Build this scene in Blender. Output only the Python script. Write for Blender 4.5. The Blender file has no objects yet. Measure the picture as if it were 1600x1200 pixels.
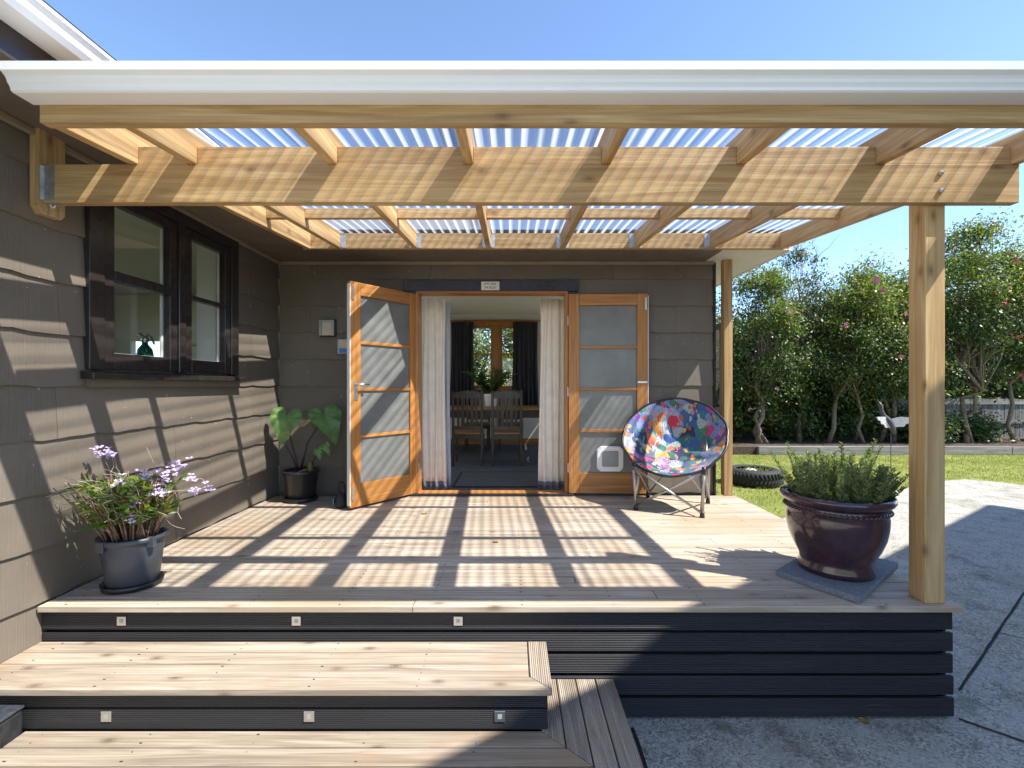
import bpy, math, random
import numpy as np
from mathutils import Vector, Matrix
R = math.radians
random.seed(7); rng = np.random.default_rng(7)
scn = bpy.context.scene
COL = scn.collection

# ------------------------------------------------------------ camera
F = 745.0                     # focal length in pixels of the 1600 px wide photograph
cam = bpy.data.cameras.new('camera'); camo = bpy.data.objects.new('camera', cam); COL.objects.link(camo)
cam.sensor_width = 36; cam.lens = F / 1600 * 36; cam.shift_y = 3 / 1600
cam.clip_start = 0.05; cam.clip_end = 2000
camo.location = (0, 0, 1.08); camo.rotation_euler = (R(90), 0, 0)
scn.camera = camo
# ------------------------------------------------------------ sky, sun, exposure
SUN = Vector((0.6755, -0.294, 1.0)).normalized()      # towards the sun
elev = math.asin(SUN.z)
w = bpy.data.worlds.new('World'); scn.world = w; w.use_nodes = True
nt = w.node_tree; bg = nt.nodes['Background']
sky = nt.nodes.new('ShaderNodeTexSky'); sky.sky_type = 'NISHITA'; sky.sun_disc = False
sky.sun_elevation = elev; sky.sun_rotation = math.atan2(SUN.x, SUN.y)
sky.altitude = 1500; sky.air_density = 1.0; sky.dust_density = 0.25; sky.ozone_density = 3.0
nt.links.new(sky.outputs[0], bg.inputs[0]); bg.inputs[1].default_value = 0.15
sl = bpy.data.lights.new('sun', 'SUN'); sl.energy = 4.3; sl.angle = R(0.53); sl.color = (1, 0.955, 0.885)
so = bpy.data.objects.new('sun', sl); COL.objects.link(so)
so.rotation_euler = (-SUN).to_track_quat('-Z', 'Y').to_euler(); so.location = (6, -3, 9)
scn.view_settings.view_transform = 'Standard'; scn.view_settings.look = 'None'
scn.view_settings.exposure = 1.24; scn.view_settings.gamma = 1.0
scn.render.engine = 'CYCLES'
scn.cycles.use_denoising = True
scn.cycles.max_bounces = 10; scn.cycles.diffuse_bounces = 5; scn.cycles.transparent_max_bounces = 24
scn.cycles.sample_clamp_indirect = 6.0
scn.cycles.caustics_reflective = False; scn.cycles.caustics_refractive = False

# ------------------------------------------------------------ helpers
class MB:
    def __init__(s): s.v = []; s.f = []
    def add(s, vs, fs):
        n = len(s.v); s.v += [tuple(p) for p in vs]; s.f += [tuple(i + n for i in f) for f in fs]; return s
    def box(s, x0, x1, y0, y1, z0, z1):
        return s.add([(x0,y0,z0),(x1,y0,z0),(x1,y1,z0),(x0,y1,z0),(x0,y0,z1),(x1,y0,z1),(x1,y1,z1),(x0,y1,z1)],
                     [(0,3,2,1),(4,5,6,7),(0,1,5,4),(1,2,6,5),(2,3,7,6),(3,0,4,7)])
    def prism(s, poly, h0, h1, ax='z'):
        n = len(poly)
        def P(a, b, h): return {'z': (a, b, h), 'y': (a, h, b), 'x': (h, a, b)}[ax]
        vs = [P(a, b, h0) for a, b in poly] + [P(a, b, h1) for a, b in poly]
        fs = [tuple(range(n))[::-1], tuple(range(n, 2 * n))] + [(i, (i+1) % n, n + (i+1) % n, n + i) for i in range(n)]
        return s.add(vs, fs)
    def tube(s, path, rad, seg=8, caps=True):
        pts = [Vector(p) for p in path]; n = len(pts)
        rad = [rad] * n if not hasattr(rad, '__len__') else rad
        base = len(s.v); u = None
        for i, p in enumerate(pts):
            t = (pts[min(i+1, n-1)] - pts[max(i-1, 0)])
            t = t.normalized() if t.length > 1e-9 else Vector((0, 0, 1))
            if u is None:
                u = t.cross(Vector((0, 0, 1)))
                if u.length < 1e-3: u = t.cross(Vector((1, 0, 0)))
            else: u = u - t * u.dot(t)
            u.normalize(); w_ = t.cross(u)
            for k in range(seg):
                a = 2 * math.pi * k / seg
                s.v.append(tuple(p + (u * math.cos(a) + w_ * math.sin(a)) * rad[i]))
        for i in range(n - 1):
            for k in range(seg):
                a = base + i * seg + k; b = base + i * seg + (k + 1) % seg
                s.f.append((a, b, b + seg, a + seg))
        if caps:
            s.f.append(tuple(base + k for k in range(seg))[::-1]); s.f.append(tuple(base + (n-1)*seg + k for k in range(seg)))
        return s
    def lathe(s, prof, seg=40, c=(0, 0), sx=1, sy=1):
        base = len(s.v); n = len(prof)
        for r, z in prof:
            for k in range(seg):
                a = 2 * math.pi * k / seg
                s.v.append((c[0] + r * sx * math.cos(a), c[1] + r * sy * math.sin(a), z))
        for i in range(n - 1):
            for k in range(seg):
                a = base + i*seg + k; b = base + i*seg + (k+1) % seg
                s.f.append((a, b, b + seg, a + seg))
        s.f.append(tuple(base + k for k in range(seg))[::-1]); s.f.append(tuple(base + (n-1)*seg + k for k in range(seg)))
        return s
    def grid(s, fn, nu, nv, closeu=False):
        base = len(s.v)
        for j in range(nv + 1):
            for i in range(nu + (0 if closeu else 1)):
                s.v.append(tuple(fn(i / nu, j / nv)))
        m = nu if closeu else nu + 1
        for j in range(nv):
            for i in range(nu):
                a = base + j*m + i; b = base + j*m + (i+1) % m
                s.f.append((a, b, b + m, a + m))
        return s

def wloc(p):
    v = Vector((0, 0, 0))
    while p is not None: v += p.location; p = p.parent
    return v
def obj(name, mb, mat, parent=None, world=True, bevel=0, smooth=False, label=None, solid=0):
    me = bpy.data.meshes.new(name)
    vs = mb.v
    if parent is not None and world:
        o_ = wloc(parent); vs = [(a - o_.x, b - o_.y, c - o_.z) for a, b, c in vs]
    me.from_pydata(vs, [], mb.f); me.update()
    if smooth: me.polygons.foreach_set('use_smooth', [True] * len(me.polygons))
    if mat is not None: me.materials.append(mat)
    o = bpy.data.objects.new(name, me); COL.objects.link(o); o.parent = parent
    if solid:
        m = o.modifiers.new('thick', 'SOLIDIFY'); m.thickness = solid; m.offset = 0
    if bevel:
        m = o.modifiers.new('bevel', 'BEVEL'); m.width = bevel; m.segments = 2; m.limit_method = 'ANGLE'; m.angle_limit = R(40)
    if label: o['label'] = label
    return o
def npobj(name, V, Fq, mat, parent=None, smooth=False):
    """V (n,3) and quads (m,4) in the parent's own coordinates."""
    me = bpy.data.meshes.new(name)
    me.vertices.add(len(V)); me.vertices.foreach_set('co', np.asarray(V, dtype=np.float32).ravel())
    k = Fq.shape[1]
    me.loops.add(Fq.size); me.loops.foreach_set('vertex_index', Fq.astype(np.int32).ravel())
    me.polygons.add(len(Fq)); me.polygons.foreach_set('loop_start', np.arange(0, Fq.size, k, dtype=np.int32))
    me.polygons.foreach_set('loop_total', np.full(len(Fq), k, dtype=np.int32))
    if smooth: me.polygons.foreach_set('use_smooth', np.ones(len(Fq), dtype=bool))
    me.update(calc_edges=True); me.materials.append(mat)
    o = bpy.data.objects.new(name, me); COL.objects.link(o); o.parent = parent
    return o
def tag(o, label, cat, group=None):
    o['label'] = label; o['category'] = cat
    if group: o['group'] = group
    return o
def thing(name, label, cat, loc=(0, 0, 0), rz=0, group=None):
    o = bpy.data.objects.new(name, None); COL.objects.link(o); o.location = loc; o.rotation_euler.z = rz
    o.empty_display_size = 0.2
    return tag(o, label, cat, group)
def struct(o, kind='structure'): o['kind'] = kind; return o
def copy_tree(o, parent=None):
    c = o.copy(); COL.objects.link(c)
    if parent is not None: c.parent = parent
    for ch in list(o.children): copy_tree(ch, c)
    return c

# ------------------------------------------------------------ materials
def newmat(name):
    m = bpy.data.materials.new(name); m.use_nodes = True
    t = m.node_tree; return m, t, t.nodes['Principled BSDF']
def N(t, ty, **kw):
    n = t.nodes.new('ShaderNode' + ty)
    for k, v in kw.items(): setattr(n, k, v)
    return n
def ramp(t, src, stops):
    r = N(t, 'ValToRGB'); e = r.color_ramp.elements
    while len(e) < len(stops): e.new(0.5)
    for el, (p, c) in zip(e, stops): el.position = p; el.color = (*c, 1)
    t.links.new(src, r.inputs[0]); return r.outputs[0]
def math_(t, op, a, b=None):
    n = N(t, 'Math', operation=op)
    for i, x in enumerate((a, b)):
        if x is None: continue
        if isinstance(x, (int, float)): n.inputs[i].default_value = x
        else: t.links.new(x, n.inputs[i])
    return n.outputs[0]
def mixc(t, fac, a, b, blend='MIX'):
    n = N(t, 'Mix', data_type='RGBA', blend_type=blend)
    for sock, x in ((n.inputs[0], fac), (n.inputs[6], a), (n.inputs[7], b)):
        if isinstance(x, (int, float)): sock.default_value = x
        elif isinstance(x, tuple): sock.default_value = (*x, 1)
        else: t.links.new(x, sock)
    return n.outputs[2]
def noise(t, vec, scale, detail=4, rough=0.55, dist=0):
    n = N(t, 'TexNoise'); n.inputs['Scale'].default_value = scale; n.inputs['Detail'].default_value = detail
    n.inputs['Roughness'].default_value = rough; n.inputs['Distortion'].default_value = dist
    if vec is not None: t.links.new(vec, n.inputs['Vector'])
    return n.outputs['Fac']
def mapping(t, scale=(1, 1, 1), rnd=True, rot=(0, 0, 0)):
    tc = N(t, 'TexCoord'); mp = N(t, 'Mapping'); mp.inputs['Scale'].default_value = scale
    mp.inputs['Rotation'].default_value = rot
    t.links.new(tc.outputs['Object'], mp.inputs['Vector'])
    if rnd:
        oi = N(t, 'ObjectInfo'); m = math_(t, 'MULTIPLY', oi.outputs['Random'], 37.0)
        cx = N(t, 'CombineXYZ'); t.links.new(m, cx.inputs[0]); t.links.new(m, cx.inputs[1]); t.links.new(m, cx.inputs[2])
        t.links.new(cx.outputs[0], mp.inputs['Location'])
    return mp.outputs[0]
def bump(t, bs, h, strength=0.3, dist=0.01):
    b = N(t, 'Bump'); b.inputs['Strength'].default_value = strength; b.inputs['Distance'].default_value = dist
    t.links.new(h, b.inputs['Height']); t.links.new(b.outputs[0], bs.inputs['Normal'])
def plain(name, col, rough=0.6, metal=0, var=0.12, nscale=6, bmp=0.0):
    m, t, bs = newmat(name)
    vec = mapping(t); n = noise(t, vec, nscale, 5)
    d = tuple(c * (1 - var) for c in col); l = tuple(min(1, c * (1 + var)) for c in col)
    t.links.new(ramp(t, n, [(0.3, d), (0.7, l)]), bs.inputs['Base Color'])
    bs.inputs['Roughness'].default_value = rough; bs.inputs['Metallic'].default_value = metal
    if bmp: bump(t, bs, noise(t, vec, nscale * 12, 4), bmp, 0.004)
    return m
def wood(name, axis, dark, mid, light, rough=0.6, knots=True, reed=None, var=0.25, stain=None):
    m, t, bs = newmat(name)
    k = {'x': 0, 'y': 1, 'z': 2}[axis]
    sc = [22.0] * 3; sc[k] = 1.1
    vec = mapping(t, tuple(sc))
    g1 = noise(t, vec, 1.0, 6, 0.6, 1.2)
    sc2 = [150.0] * 3; sc2[k] = 1.8
    g2 = noise(t, mapping(t, tuple(sc2)), 1.0, 3)
    c = ramp(t, g1, [(0.33, dark), (0.5, mid), (0.66, light)])
    c = mixc(t, math_(t, 'MULTIPLY', ramp(t, g2, [(0.42, (0, 0, 0)), (0.68, (1, 1, 1))]), 0.55), c, dark)
    if knots:
        # knots: cells in the plane of the face (length, girth), a third of them carry a knot
        sx_ = N(t, 'SeparateXYZ'); t.links.new(mapping(t), sx_.inputs[0])
        oth = [q for q in range(3) if q != k]
        gsum = math_(t, 'ADD', sx_.outputs[oth[0]], sx_.outputs[oth[1]])
        cv_ = N(t, 'CombineXYZ'); t.links.new(math_(t, 'MULTIPLY', sx_.outputs[k], 3.6), cv_.inputs[0]); t.links.new(math_(t, 'MULTIPLY', gsum, 7.0), cv_.inputs[1])
        vo = N(t, 'TexVoronoi', voronoi_dimensions='2D'); vo.inputs['Scale'].default_value = 1.0; t.links.new(cv_.outputs[0], vo.inputs['Vector'])
        sp_ = N(t, 'SeparateColor'); t.links.new(vo.outputs['Color'], sp_.inputs[0])
        on_ = math_(t, 'LESS_THAN', sp_.outputs[0], 0.26)
        dd_ = math_(t, 'ADD', vo.outputs['Distance'], math_(t, 'MULTIPLY', g1, 0.05))
        kn = ramp(t, dd_, [(0.075, (1, 1, 1)), (0.095, (0.45, 0.45, 0.45)), (0.115, (0.75, 0.75, 0.75)), (0.15, (0.22, 0.22, 0.22)), (0.26, (0, 0, 0))])
        kn = math_(t, 'MULTIPLY', kn, on_)
        c = mixc(t, math_(t, 'MULTIPLY', kn, 0.75), c, (dark[0] * .42, dark[1] * .30, dark[2] * .22))
    sb = [13.0] * 3; sb[k] = 0.55
    dr = noise(t, mapping(t, tuple(sb)), 1.0, 5, 0.65, 0.6)
    c = mixc(t, ramp(t, dr, [(0.42, (0, 0, 0)), (0.70, (0.6, 0.6, 0.6))]), c, tuple(x * .62 for x in mid))
    oi = N(t, 'ObjectInfo')
    hs = N(t, 'HueSaturation'); t.links.new(c, hs.inputs['Color'])
    t.links.new(math_(t, 'ADD', math_(t, 'MULTIPLY', oi.outputs['Random'], var), 1 - var / 2), hs.inputs['Value'])
    c = hs.outputs[0]
    if reed and reed[0] == 2:
        sw_ = noise(t, mapping(t, (3.0, 40, 55)), 1.0, 5, 0.7)
        c = mixc(t, ramp(t, sw_, [(0.66, (0, 0, 0)), (0.74, (0.6, 0.6, 0.6))]), c, (0.13, 0.13, 0.135))
    if stain:
        st = noise(t, mapping(t, (1.3, 1.3, 1.3), False), 1.0, 4)
        c = mixc(t, ramp(t, st, [(0.50, (0, 0, 0)), (0.68, (0.7, 0.7, 0.7))]), c, stain)
    t.links.new(c, bs.inputs['Base Color'])
    bs.inputs['Roughness'].default_value = rough
    h = g2
    if reed:
        tc = N(t, 'TexCoord'); sx = N(t, 'SeparateXYZ'); t.links.new(tc.outputs['Object'], sx.inputs[0])
        wv = math_(t, 'SINE', math_(t, 'MULTIPLY', sx.outputs[reed[0]], 2 * math.pi / reed[1]))
        h = math_(t, 'ADD', math_(t, 'MULTIPLY', wv, 0.6), math_(t, 'MULTIPLY', g2, 0.5))
        bump(t, bs, h, 0.9, 0.003)
    else: bump(t, bs, h, 0.25, 0.003)
    return m

PD, PM, PL = (0.36, 0.205, 0.078), (0.55, 0.36, 0.16), (0.68, 0.49, 0.255)
pine_x = wood('pine_x', 'x', PD, PM, PL, 0.6, var=0.3)
pine_y = wood('pine_y', 'y', PD, PM, PL, 0.6, var=0.3)
pine_z = wood('pine_z', 'z', PD, PM, PL, 0.6, var=0.3)
DD, DM, DL = (0.27, 0.212, 0.155), (0.495, 0.408, 0.312), (0.61, 0.53, 0.435)
deck_x = wood('deck_timber_x', 'x', DD, DM, DL, 0.62, var=0.28, stain=(0.37, 0.265, 0.165))
deck_y = wood('deck_timber_reeded', 'y', tuple(c*.8 for c in DD), tuple(c*.75 for c in DM), tuple(c*.8 for c in DL), 0.7, reed=(0, 0.009), var=0.25)
BK = (0.012, 0.012, 0.014)
step_x = wood('step_timber_x', 'x', tuple(c * .72 for c in DD), tuple(c * .72 for c in DM), tuple(c * .76 for c in DL), 0.62, var=0.25, stain=(0.30, 0.19, 0.10))
black_reed = wood('black_reeded', 'x', BK, (0.017, 0.017, 0.02), (0.024, 0.023, 0.024), 0.58, knots=False, reed=(2, 0.0085), var=0.3)
black_flat = plain('black_stain', (0.014, 0.014, 0.016), 0.5, var=0.4, nscale=9, bmp=0.2)
cedar_x = wood('cedar_x', 'x', (0.30, 0.115, 0.025), (0.47, 0.20, 0.05), (0.56, 0.27, 0.08), 0.42, knots=False, var=0.12)
cedar_z = wood('cedar_z', 'z', (0.30, 0.115, 0.025), (0.47, 0.20, 0.05), (0.56, 0.27, 0.08), 0.42, knots=False, var=0.12)
dark_wood = wood('dark_chair_wood', 'z', (0.035, 0.022, 0.015), (0.06, 0.038, 0.026), (0.09, 0.058, 0.04), 0.35, knots=False)
table_wood = wood('table_wood', 'x', (0.22, 0.10, 0.035), (0.36, 0.18, 0.07), (0.45, 0.25, 0.11), 0.35, knots=False)
grey_wood = wood('weathered_paling', 'z', (0.10, 0.10, 0.09), (0.20, 0.20, 0.185), (0.33, 0.33, 0.31), 0.85, knots=False, var=0.5)
grey_wood_x = wood('weathered_sleeper', 'x', (0.12, 0.115, 0.10), (0.24, 0.23, 0.21), (0.34, 0.33, 0.30), 0.85, var=0.3)
white_paint = plain('white_paint', (0.80, 0.80, 0.79), 0.35, var=0.03)
gutter_white = plain('white_gutter_steel', (0.82, 0.825, 0.83), 0.22, var=0.02)
cream_soffit = plain('cream_soffit', (0.70, 0.66, 0.55), 0.55, var=0.05)
trim_dark = plain('dark_brown_gloss', (0.030, 0.024, 0.023), 0.22, var=0.2, nscale=20, bmp=0.08)
soffit_brown = plain('brown_soffit', (0.15, 0.122, 0.094), 0.7, var=0.1, bmp=0.1)
steel = plain('steel', (0.62, 0.62, 0.60), 0.32, 1.0, var=0.1)
galv = plain('galvanised', (0.55, 0.57, 0.58), 0.42, 0.9, var=0.25, nscale=30)
plaster = plain('interior_plaster', (0.74, 0.70, 0.60), 0.8, var=0.04)
ceil_m = plain('ceiling_white', (0.78, 0.76, 0.70), 0.8, var=0.03)
carpet = plain('charcoal_carpet', (0.085, 0.090, 0.102), 0.95, var=0.3, nscale=40, bmp=0.6)
rug_m = plain('rug_grey', (0.085, 0.088, 0.092), 0.95, var=0.3, nscale=30, bmp=0.6)
rug_edge = plain('rug_border', (0.02, 0.02, 0.022), 0.95)
roof_dark = plain('roof_metal', (0.06, 0.055, 0.05), 0.5)
rubber = plain('rubber', (0.022, 0.023, 0.025), 0.75, var=0.4, nscale=25, bmp=0.3)
black_plastic = plain('black_plastic', (0.018, 0.018, 0.019), 0.35, var=0.3)
grey_plastic = plain('blue_grey_plastic', (0.060, 0.068, 0.085), 0.42, var=0.12, nscale=8, bmp=0.1)
soil = plain('potting_soil', (0.055, 0.038, 0.026), 0.95, var=0.5, nscale=60, bmp=1.0)
blue_plastic = plain('blue_plastic', (0.02, 0.30, 0.45), 0.4)
slab_m = plain('blue_grey_paver', (0.17, 0.19, 0.22), 0.8, var=0.25, nscale=70, bmp=0.5)

def shingle_mat():
    m, t, bs = newmat('fibre_cement_shingle')
    vec = mapping(t, (1, 1, 1)); n = noise(t, vec, 2.5, 5)
    c = ramp(t, n, [(0.25, (0.145, 0.122, 0.094)), (0.75, (0.190, 0.161, 0.126))])
    fd = noise(t, mapping(t, (1.1, 1.1, 2.2), False), 1.0, 6, 0.7)
    c = mixc(t, ramp(t, fd, [(0.40, (0, 0, 0)), (0.70, (0.5, 0.5, 0.5))]), c, (0.125, 0.106, 0.086))
    sp = noise(t, mapping(t, (1, 1, 1)), 26, 2)           # chipped paint flecks
    c = mixc(t, ramp(t, sp, [(0.735, (0, 0, 0)), (0.75, (0.8, 0.8, 0.8))]), c, (0.45, 0.44, 0.40))
    oi = N(t, 'ObjectInfo'); hs = N(t, 'HueSaturation'); t.links.new(c, hs.inputs['Color'])
    t.links.new(math_(t, 'ADD', math_(t, 'MULTIPLY', oi.outputs['Random'], 0.12), 0.94), hs.inputs['Value'])
    t.links.new(hs.outputs[0], bs.inputs['Base Color']); bs.inputs['Roughness'].default_value = 0.55
    tc = N(t, 'TexCoord'); sx = N(t, 'SeparateXYZ'); t.links.new(tc.outputs['Object'], sx.inputs[0])
    u = math_(t, 'ADD', sx.outputs[0], sx.outputs[1])
    cmb = N(t, 'CombineXYZ'); t.links.new(math_(t, 'MULTIPLY', u, 150.0), cmb.inputs[0]); t.links.new(math_(t, 'MULTIPLY', sx.outputs[2], 3.0), cmb.inputs[2])
    g = noise(t, cmb.outputs[0], 1.0, 2); b2 = noise(t, vec, 9, 3)
    bump(t, bs, math_(t, 'ADD', g, math_(t, 'MULTIPLY', b2, 1.2)), 0.55, 0.004)
    return m
shingle_m = shingle_mat()

def glass_mat(name, tint=(0.97, 0.98, 0.975), rough=0.0, ior=1.5):
    m = bpy.data.materials.new(name); m.use_nodes = True; t = m.node_tree
    t.nodes.remove(t.nodes['Principled BSDF']); out = t.nodes['Material Output']
    tr = N(t, 'BsdfTransparent'); tr.inputs[0].default_value = (*tint, 1)
    gl = N(t, 'BsdfGlossy'); gl.inputs['Roughness'].default_value = rough
    lw = N(t, 'LayerWeight'); lw.inputs[0].default_value = 0.5        # Schlick on both sides of a thin sheet
    sch = math_(t, 'ADD', math_(t, 'MULTIPLY', math_(t, 'POWER', lw.outputs['Facing'], 5.0), 0.95), 0.045)
    mx = N(t, 'MixShader'); t.links.new(sch, mx.inputs[0])
    t.links.new(tr.outputs[0], mx.inputs[1]); t.links.new(gl.outputs[0], mx.inputs[2]); t.links.new(mx.outputs[0], out.inputs[0])
    return m
glass = glass_mat('window_glass')
def frosted_mat():
    m, t, bs = newmat('obscure_glass')
    vec = mapping(t); n = noise(t, vec, 90, 2)
    t.links.new(ramp(t, noise(t, vec, 5, 5), [(0.3, (0.19, 0.195, 0.185)), (0.75, (0.29, 0.295, 0.28))]), bs.inputs['Base Color'])
    bs.inputs['Roughness'].default_value = 0.28; bs.inputs['IOR'].default_value = 1.5
    bs.inputs['Transmission Weight'].default_value = 0.25
    bump(t, bs, n, 0.25, 0.003)
    return m
frosted = frosted_mat()
def poly_mat():
    m = bpy.data.materials.new('clear_corrugated'); m.use_nodes = True; t = m.node_tree
    t.nodes.remove(t.nodes['Principled BSDF']); out = t.nodes['Material Output']
    lw = N(t, 'LayerWeight'); lw.inputs[0].default_value = 0.5
    tr = N(t, 'BsdfTransparent'); t.links.new(ramp(t, lw.outputs['Facing'], [(0.0, (0.99, 0.99, 0.99)), (0.40, (0.94, 0.95, 0.96)), (0.62, (0.50, 0.53, 0.57)), (0.9, (0.62, 0.67, 0.75))]), tr.inputs[0])
    df = N(t, 'BsdfTranslucent'); df.inputs[0].default_value = (0.82, 0.83, 0.85, 1)
    gl = N(t, 'BsdfGlossy'); gl.inputs['Roughness'].default_value = 0.06
    # whiter, less clear valley stripes stand in for light bent by the ribs
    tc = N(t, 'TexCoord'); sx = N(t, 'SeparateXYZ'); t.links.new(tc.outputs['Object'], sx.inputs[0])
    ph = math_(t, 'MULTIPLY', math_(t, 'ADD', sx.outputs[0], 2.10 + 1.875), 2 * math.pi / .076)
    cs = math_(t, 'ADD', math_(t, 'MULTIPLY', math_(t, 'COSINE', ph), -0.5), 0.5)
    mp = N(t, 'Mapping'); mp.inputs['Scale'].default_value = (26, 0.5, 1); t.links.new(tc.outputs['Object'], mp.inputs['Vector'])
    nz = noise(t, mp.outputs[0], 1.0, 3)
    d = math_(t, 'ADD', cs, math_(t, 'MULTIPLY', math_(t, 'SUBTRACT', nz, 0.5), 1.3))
    rib_stripe = ramp(t, d, [(0.50, (0.02,)*3), (0.90, (0.36,)*3)])
    m1 = N(t, 'MixShader'); t.links.new(rib_stripe, m1.inputs[0])
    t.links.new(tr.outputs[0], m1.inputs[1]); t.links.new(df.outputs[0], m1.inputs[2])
    sch = math_(t, 'ADD', math_(t, 'MULTIPLY', math_(t, 'POWER', lw.outputs['Facing'], 5.0), 0.6), 0.05)
    m2 = N(t, 'MixShader'); t.links.new(sch, m2.inputs[0]); t.links.new(m1.outputs[0], m2.inputs[1]); t.links.new(gl.outputs[0], m2.inputs[2])
    t.links.new(m2.outputs[0], out.inputs[0]); return m
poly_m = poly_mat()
def leaf_mat(name, stops, rough=0.42, trans=0.25):
    m, t, bs = newmat(name)
    gi = N(t, 'NewGeometry'); c = ramp(t, gi.outputs['Random Per Island'], stops)
    t.links.new(c, bs.inputs['Base Color']); bs.inputs['Roughness'].default_value = rough
    tl = N(t, 'BsdfTranslucent'); t.links.new(mixc(t, 1.0, c, (1.5, 1.7, 0.7), 'MULTIPLY'), tl.inputs[0])
    mx = N(t, 'MixShader'); mx.inputs[0].default_value = trans
    t.links.new(bs.outputs[0], mx.inputs[1]); t.links.new(tl.outputs[0], mx.inputs[2])
    t.links.new(mx.outputs[0], t.nodes['Material Output'].inputs[0]); return m
leaf_dark = leaf_mat('camellia_leaf', [(0.0, (0.020, 0.050, 0.014)), (0.45, (0.05, 0.10, 0.024)), (0.8, (0.11, 0.155, 0.035)), (0.93, (0.19, 0.20, 0.05)), (1.0, (0.22, 0.13, 0.05))])
leaf_light = leaf_mat('pale_leaf', [(0.0, (0.05, 0.095, 0.02)), (0.5, (0.13, 0.18, 0.035)), (0.9, (0.25, 0.26, 0.055)), (1.0, (0.30, 0.17, 0.06))], trans=0.35)
leaf_rosemary = leaf_mat('rosemary_leaf', [(0.0, (0.08, 0.125, 0.04)), (0.6, (0.17, 0.225, 0.075)), (1.0, (0.30, 0.335, 0.13))], 0.55)
leaf_orchid = leaf_mat('orchid_leaf', [(0.0, (0.07, 0.15, 0.02)), (0.7, (0.16, 0.26, 0.03)), (0.86, (0.25, 0.30, 0.05)), (1.0, (0.42, 0.13, 0.05))], 0.4, 0.35)
leaf_grass = leaf_mat('grass_blade', [(0.0, (0.15, 0.20, 0.03)), (0.55, (0.25, 0.285, 0.05)), (1.0, (0.42, 0.39, 0.14))], 0.6, 0.35)
leaf_palm = leaf_mat('palm_leaf', [(0.0, (0.03, 0.085, 0.02)), (1.0, (0.08, 0.16, 0.04))], 0.4, 0.3)
bark = plain('bark', (0.20, 0.155, 0.11), 0.9, var=0.35, nscale=18, bmp=0.8)
cane = plain('orchid_cane', (0.20, 0.12, 0.075), 0.7, var=0.4, nscale=30)
petal_pink = plain('pink_petal', (0.72, 0.20, 0.34), 0.6)
petal_red = plain('red_petal', (0.62, 0.02, 0.07), 0.6)
petal_pale = plain('pale_pink_petal', (0.80, 0.48, 0.50), 0.6)
petal_lilac = plain('lilac_petal', (0.66, 0.54, 0.78), 0.6, var=0.25, nscale=60)

def taro_mat():
    m, t, bs = newmat('taro_leaf')
    tc = N(t, 'TexCoord'); n = noise(t, tc.outputs['Object'], 9, 4)
    c = ramp(t, n, [(0.35, (0.11, 0.26, 0.08)), (0.6, (0.22, 0.38, 0.12)), (0.78, (0.42, 0.48, 0.12))])
    t.links.new(c, bs.inputs['Base Color']); bs.inputs['Roughness'].default_value = 0.4
    tl = N(t, 'BsdfTranslucent'); t.links.new(c, tl.inputs[0]); mx = N(t, 'MixShader'); mx.inputs[0].default_value = 0.35
    t.links.new(bs.outputs[0], mx.inputs[1]); t.links.new(tl.outputs[0], mx.inputs[2]); t.links.new(mx.outputs[0], t.nodes['Material Output'].inputs[0])
    return m
taro_m = taro_mat()
taro_stem = plain('taro_stem', (0.030, 0.014, 0.020), 0.4)

def concrete_mat():
    m, t, bs = newmat('exposed_aggregate')
    tc = N(t, 'TexCoord'); v = tc.outputs['Object']
    vo = N(t, 'TexVoronoi'); vo.inputs['Scale'].default_value = 105; t.links.new(v, vo.inputs['Vector'])
    sp = N(t, 'SeparateColor'); t.links.new(vo.outputs['Color'], sp.inputs[0])
    stone = ramp(t, sp.outputs[0], [(0.0, (0.13, 0.118, 0.10)), (0.45, (0.33, 0.305, 0.262)), (1.0, (0.55, 0.515, 0.445))])
    c = mixc(t, math_(t, 'MULTIPLY', ramp(t, noise(t, v, 25, 3), [(0.4, (0, 0, 0)), (0.6, (1, 1, 1))]), 0.45), stone, (0.38, 0.352, 0.305))
    bl = noise(t, v, 5.0, 6, 0.7)
    c = mixc(t, ramp(t, bl, [(0.50, (0, 0, 0)), (0.66, (0.7, 0.7, 0.7))]), c, (0.43, 0.41, 0.37))
    c = mixc(t, ramp(t, bl, [(0.32, (0.7, 0.7, 0.7)), (0.46, (0, 0, 0))]), c, (0.13, 0.125, 0.10))
    big = noise(t, v, 0.9, 5)
    c = mixc(t, ramp(t, big, [(0.55, (0, 0, 0)), (0.72, (0.55, 0.55, 0.55))]), c, (0.115, 0.12, 0.075))   # lichen
    t.links.new(c, bs.inputs['Base Color']); bs.inputs['Roughness'].default_value = 0.85
    bump(t, bs, vo.outputs['Distance'], 0.5, 0.006); return m
concrete = concrete_mat()
def lawn_mat():
    m, t, bs = newmat('lawn_soil_grass')
    tc = N(t, 'TexCoord'); v = tc.outputs['Object']
    c = ramp(t, noise(t, v, 1.4, 6, 0.7), [(0.3, (0.13, 0.165, 0.028)), (0.52, (0.23, 0.25, 0.05)), (0.7, (0.36, 0.33, 0.12))])
    t.links.new(c, bs.inputs['Base Color']); bs.inputs['Roughness'].default_value = 0.9
    bump(t, bs, noise(t, v, 60, 3), 1.0, 0.03); return m
lawn_m = lawn_mat()
bed_m = plain('leaf_litter', (0.075, 0.052, 0.034), 0.95, var=0.5, nscale=22, bmp=1.0)

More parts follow.
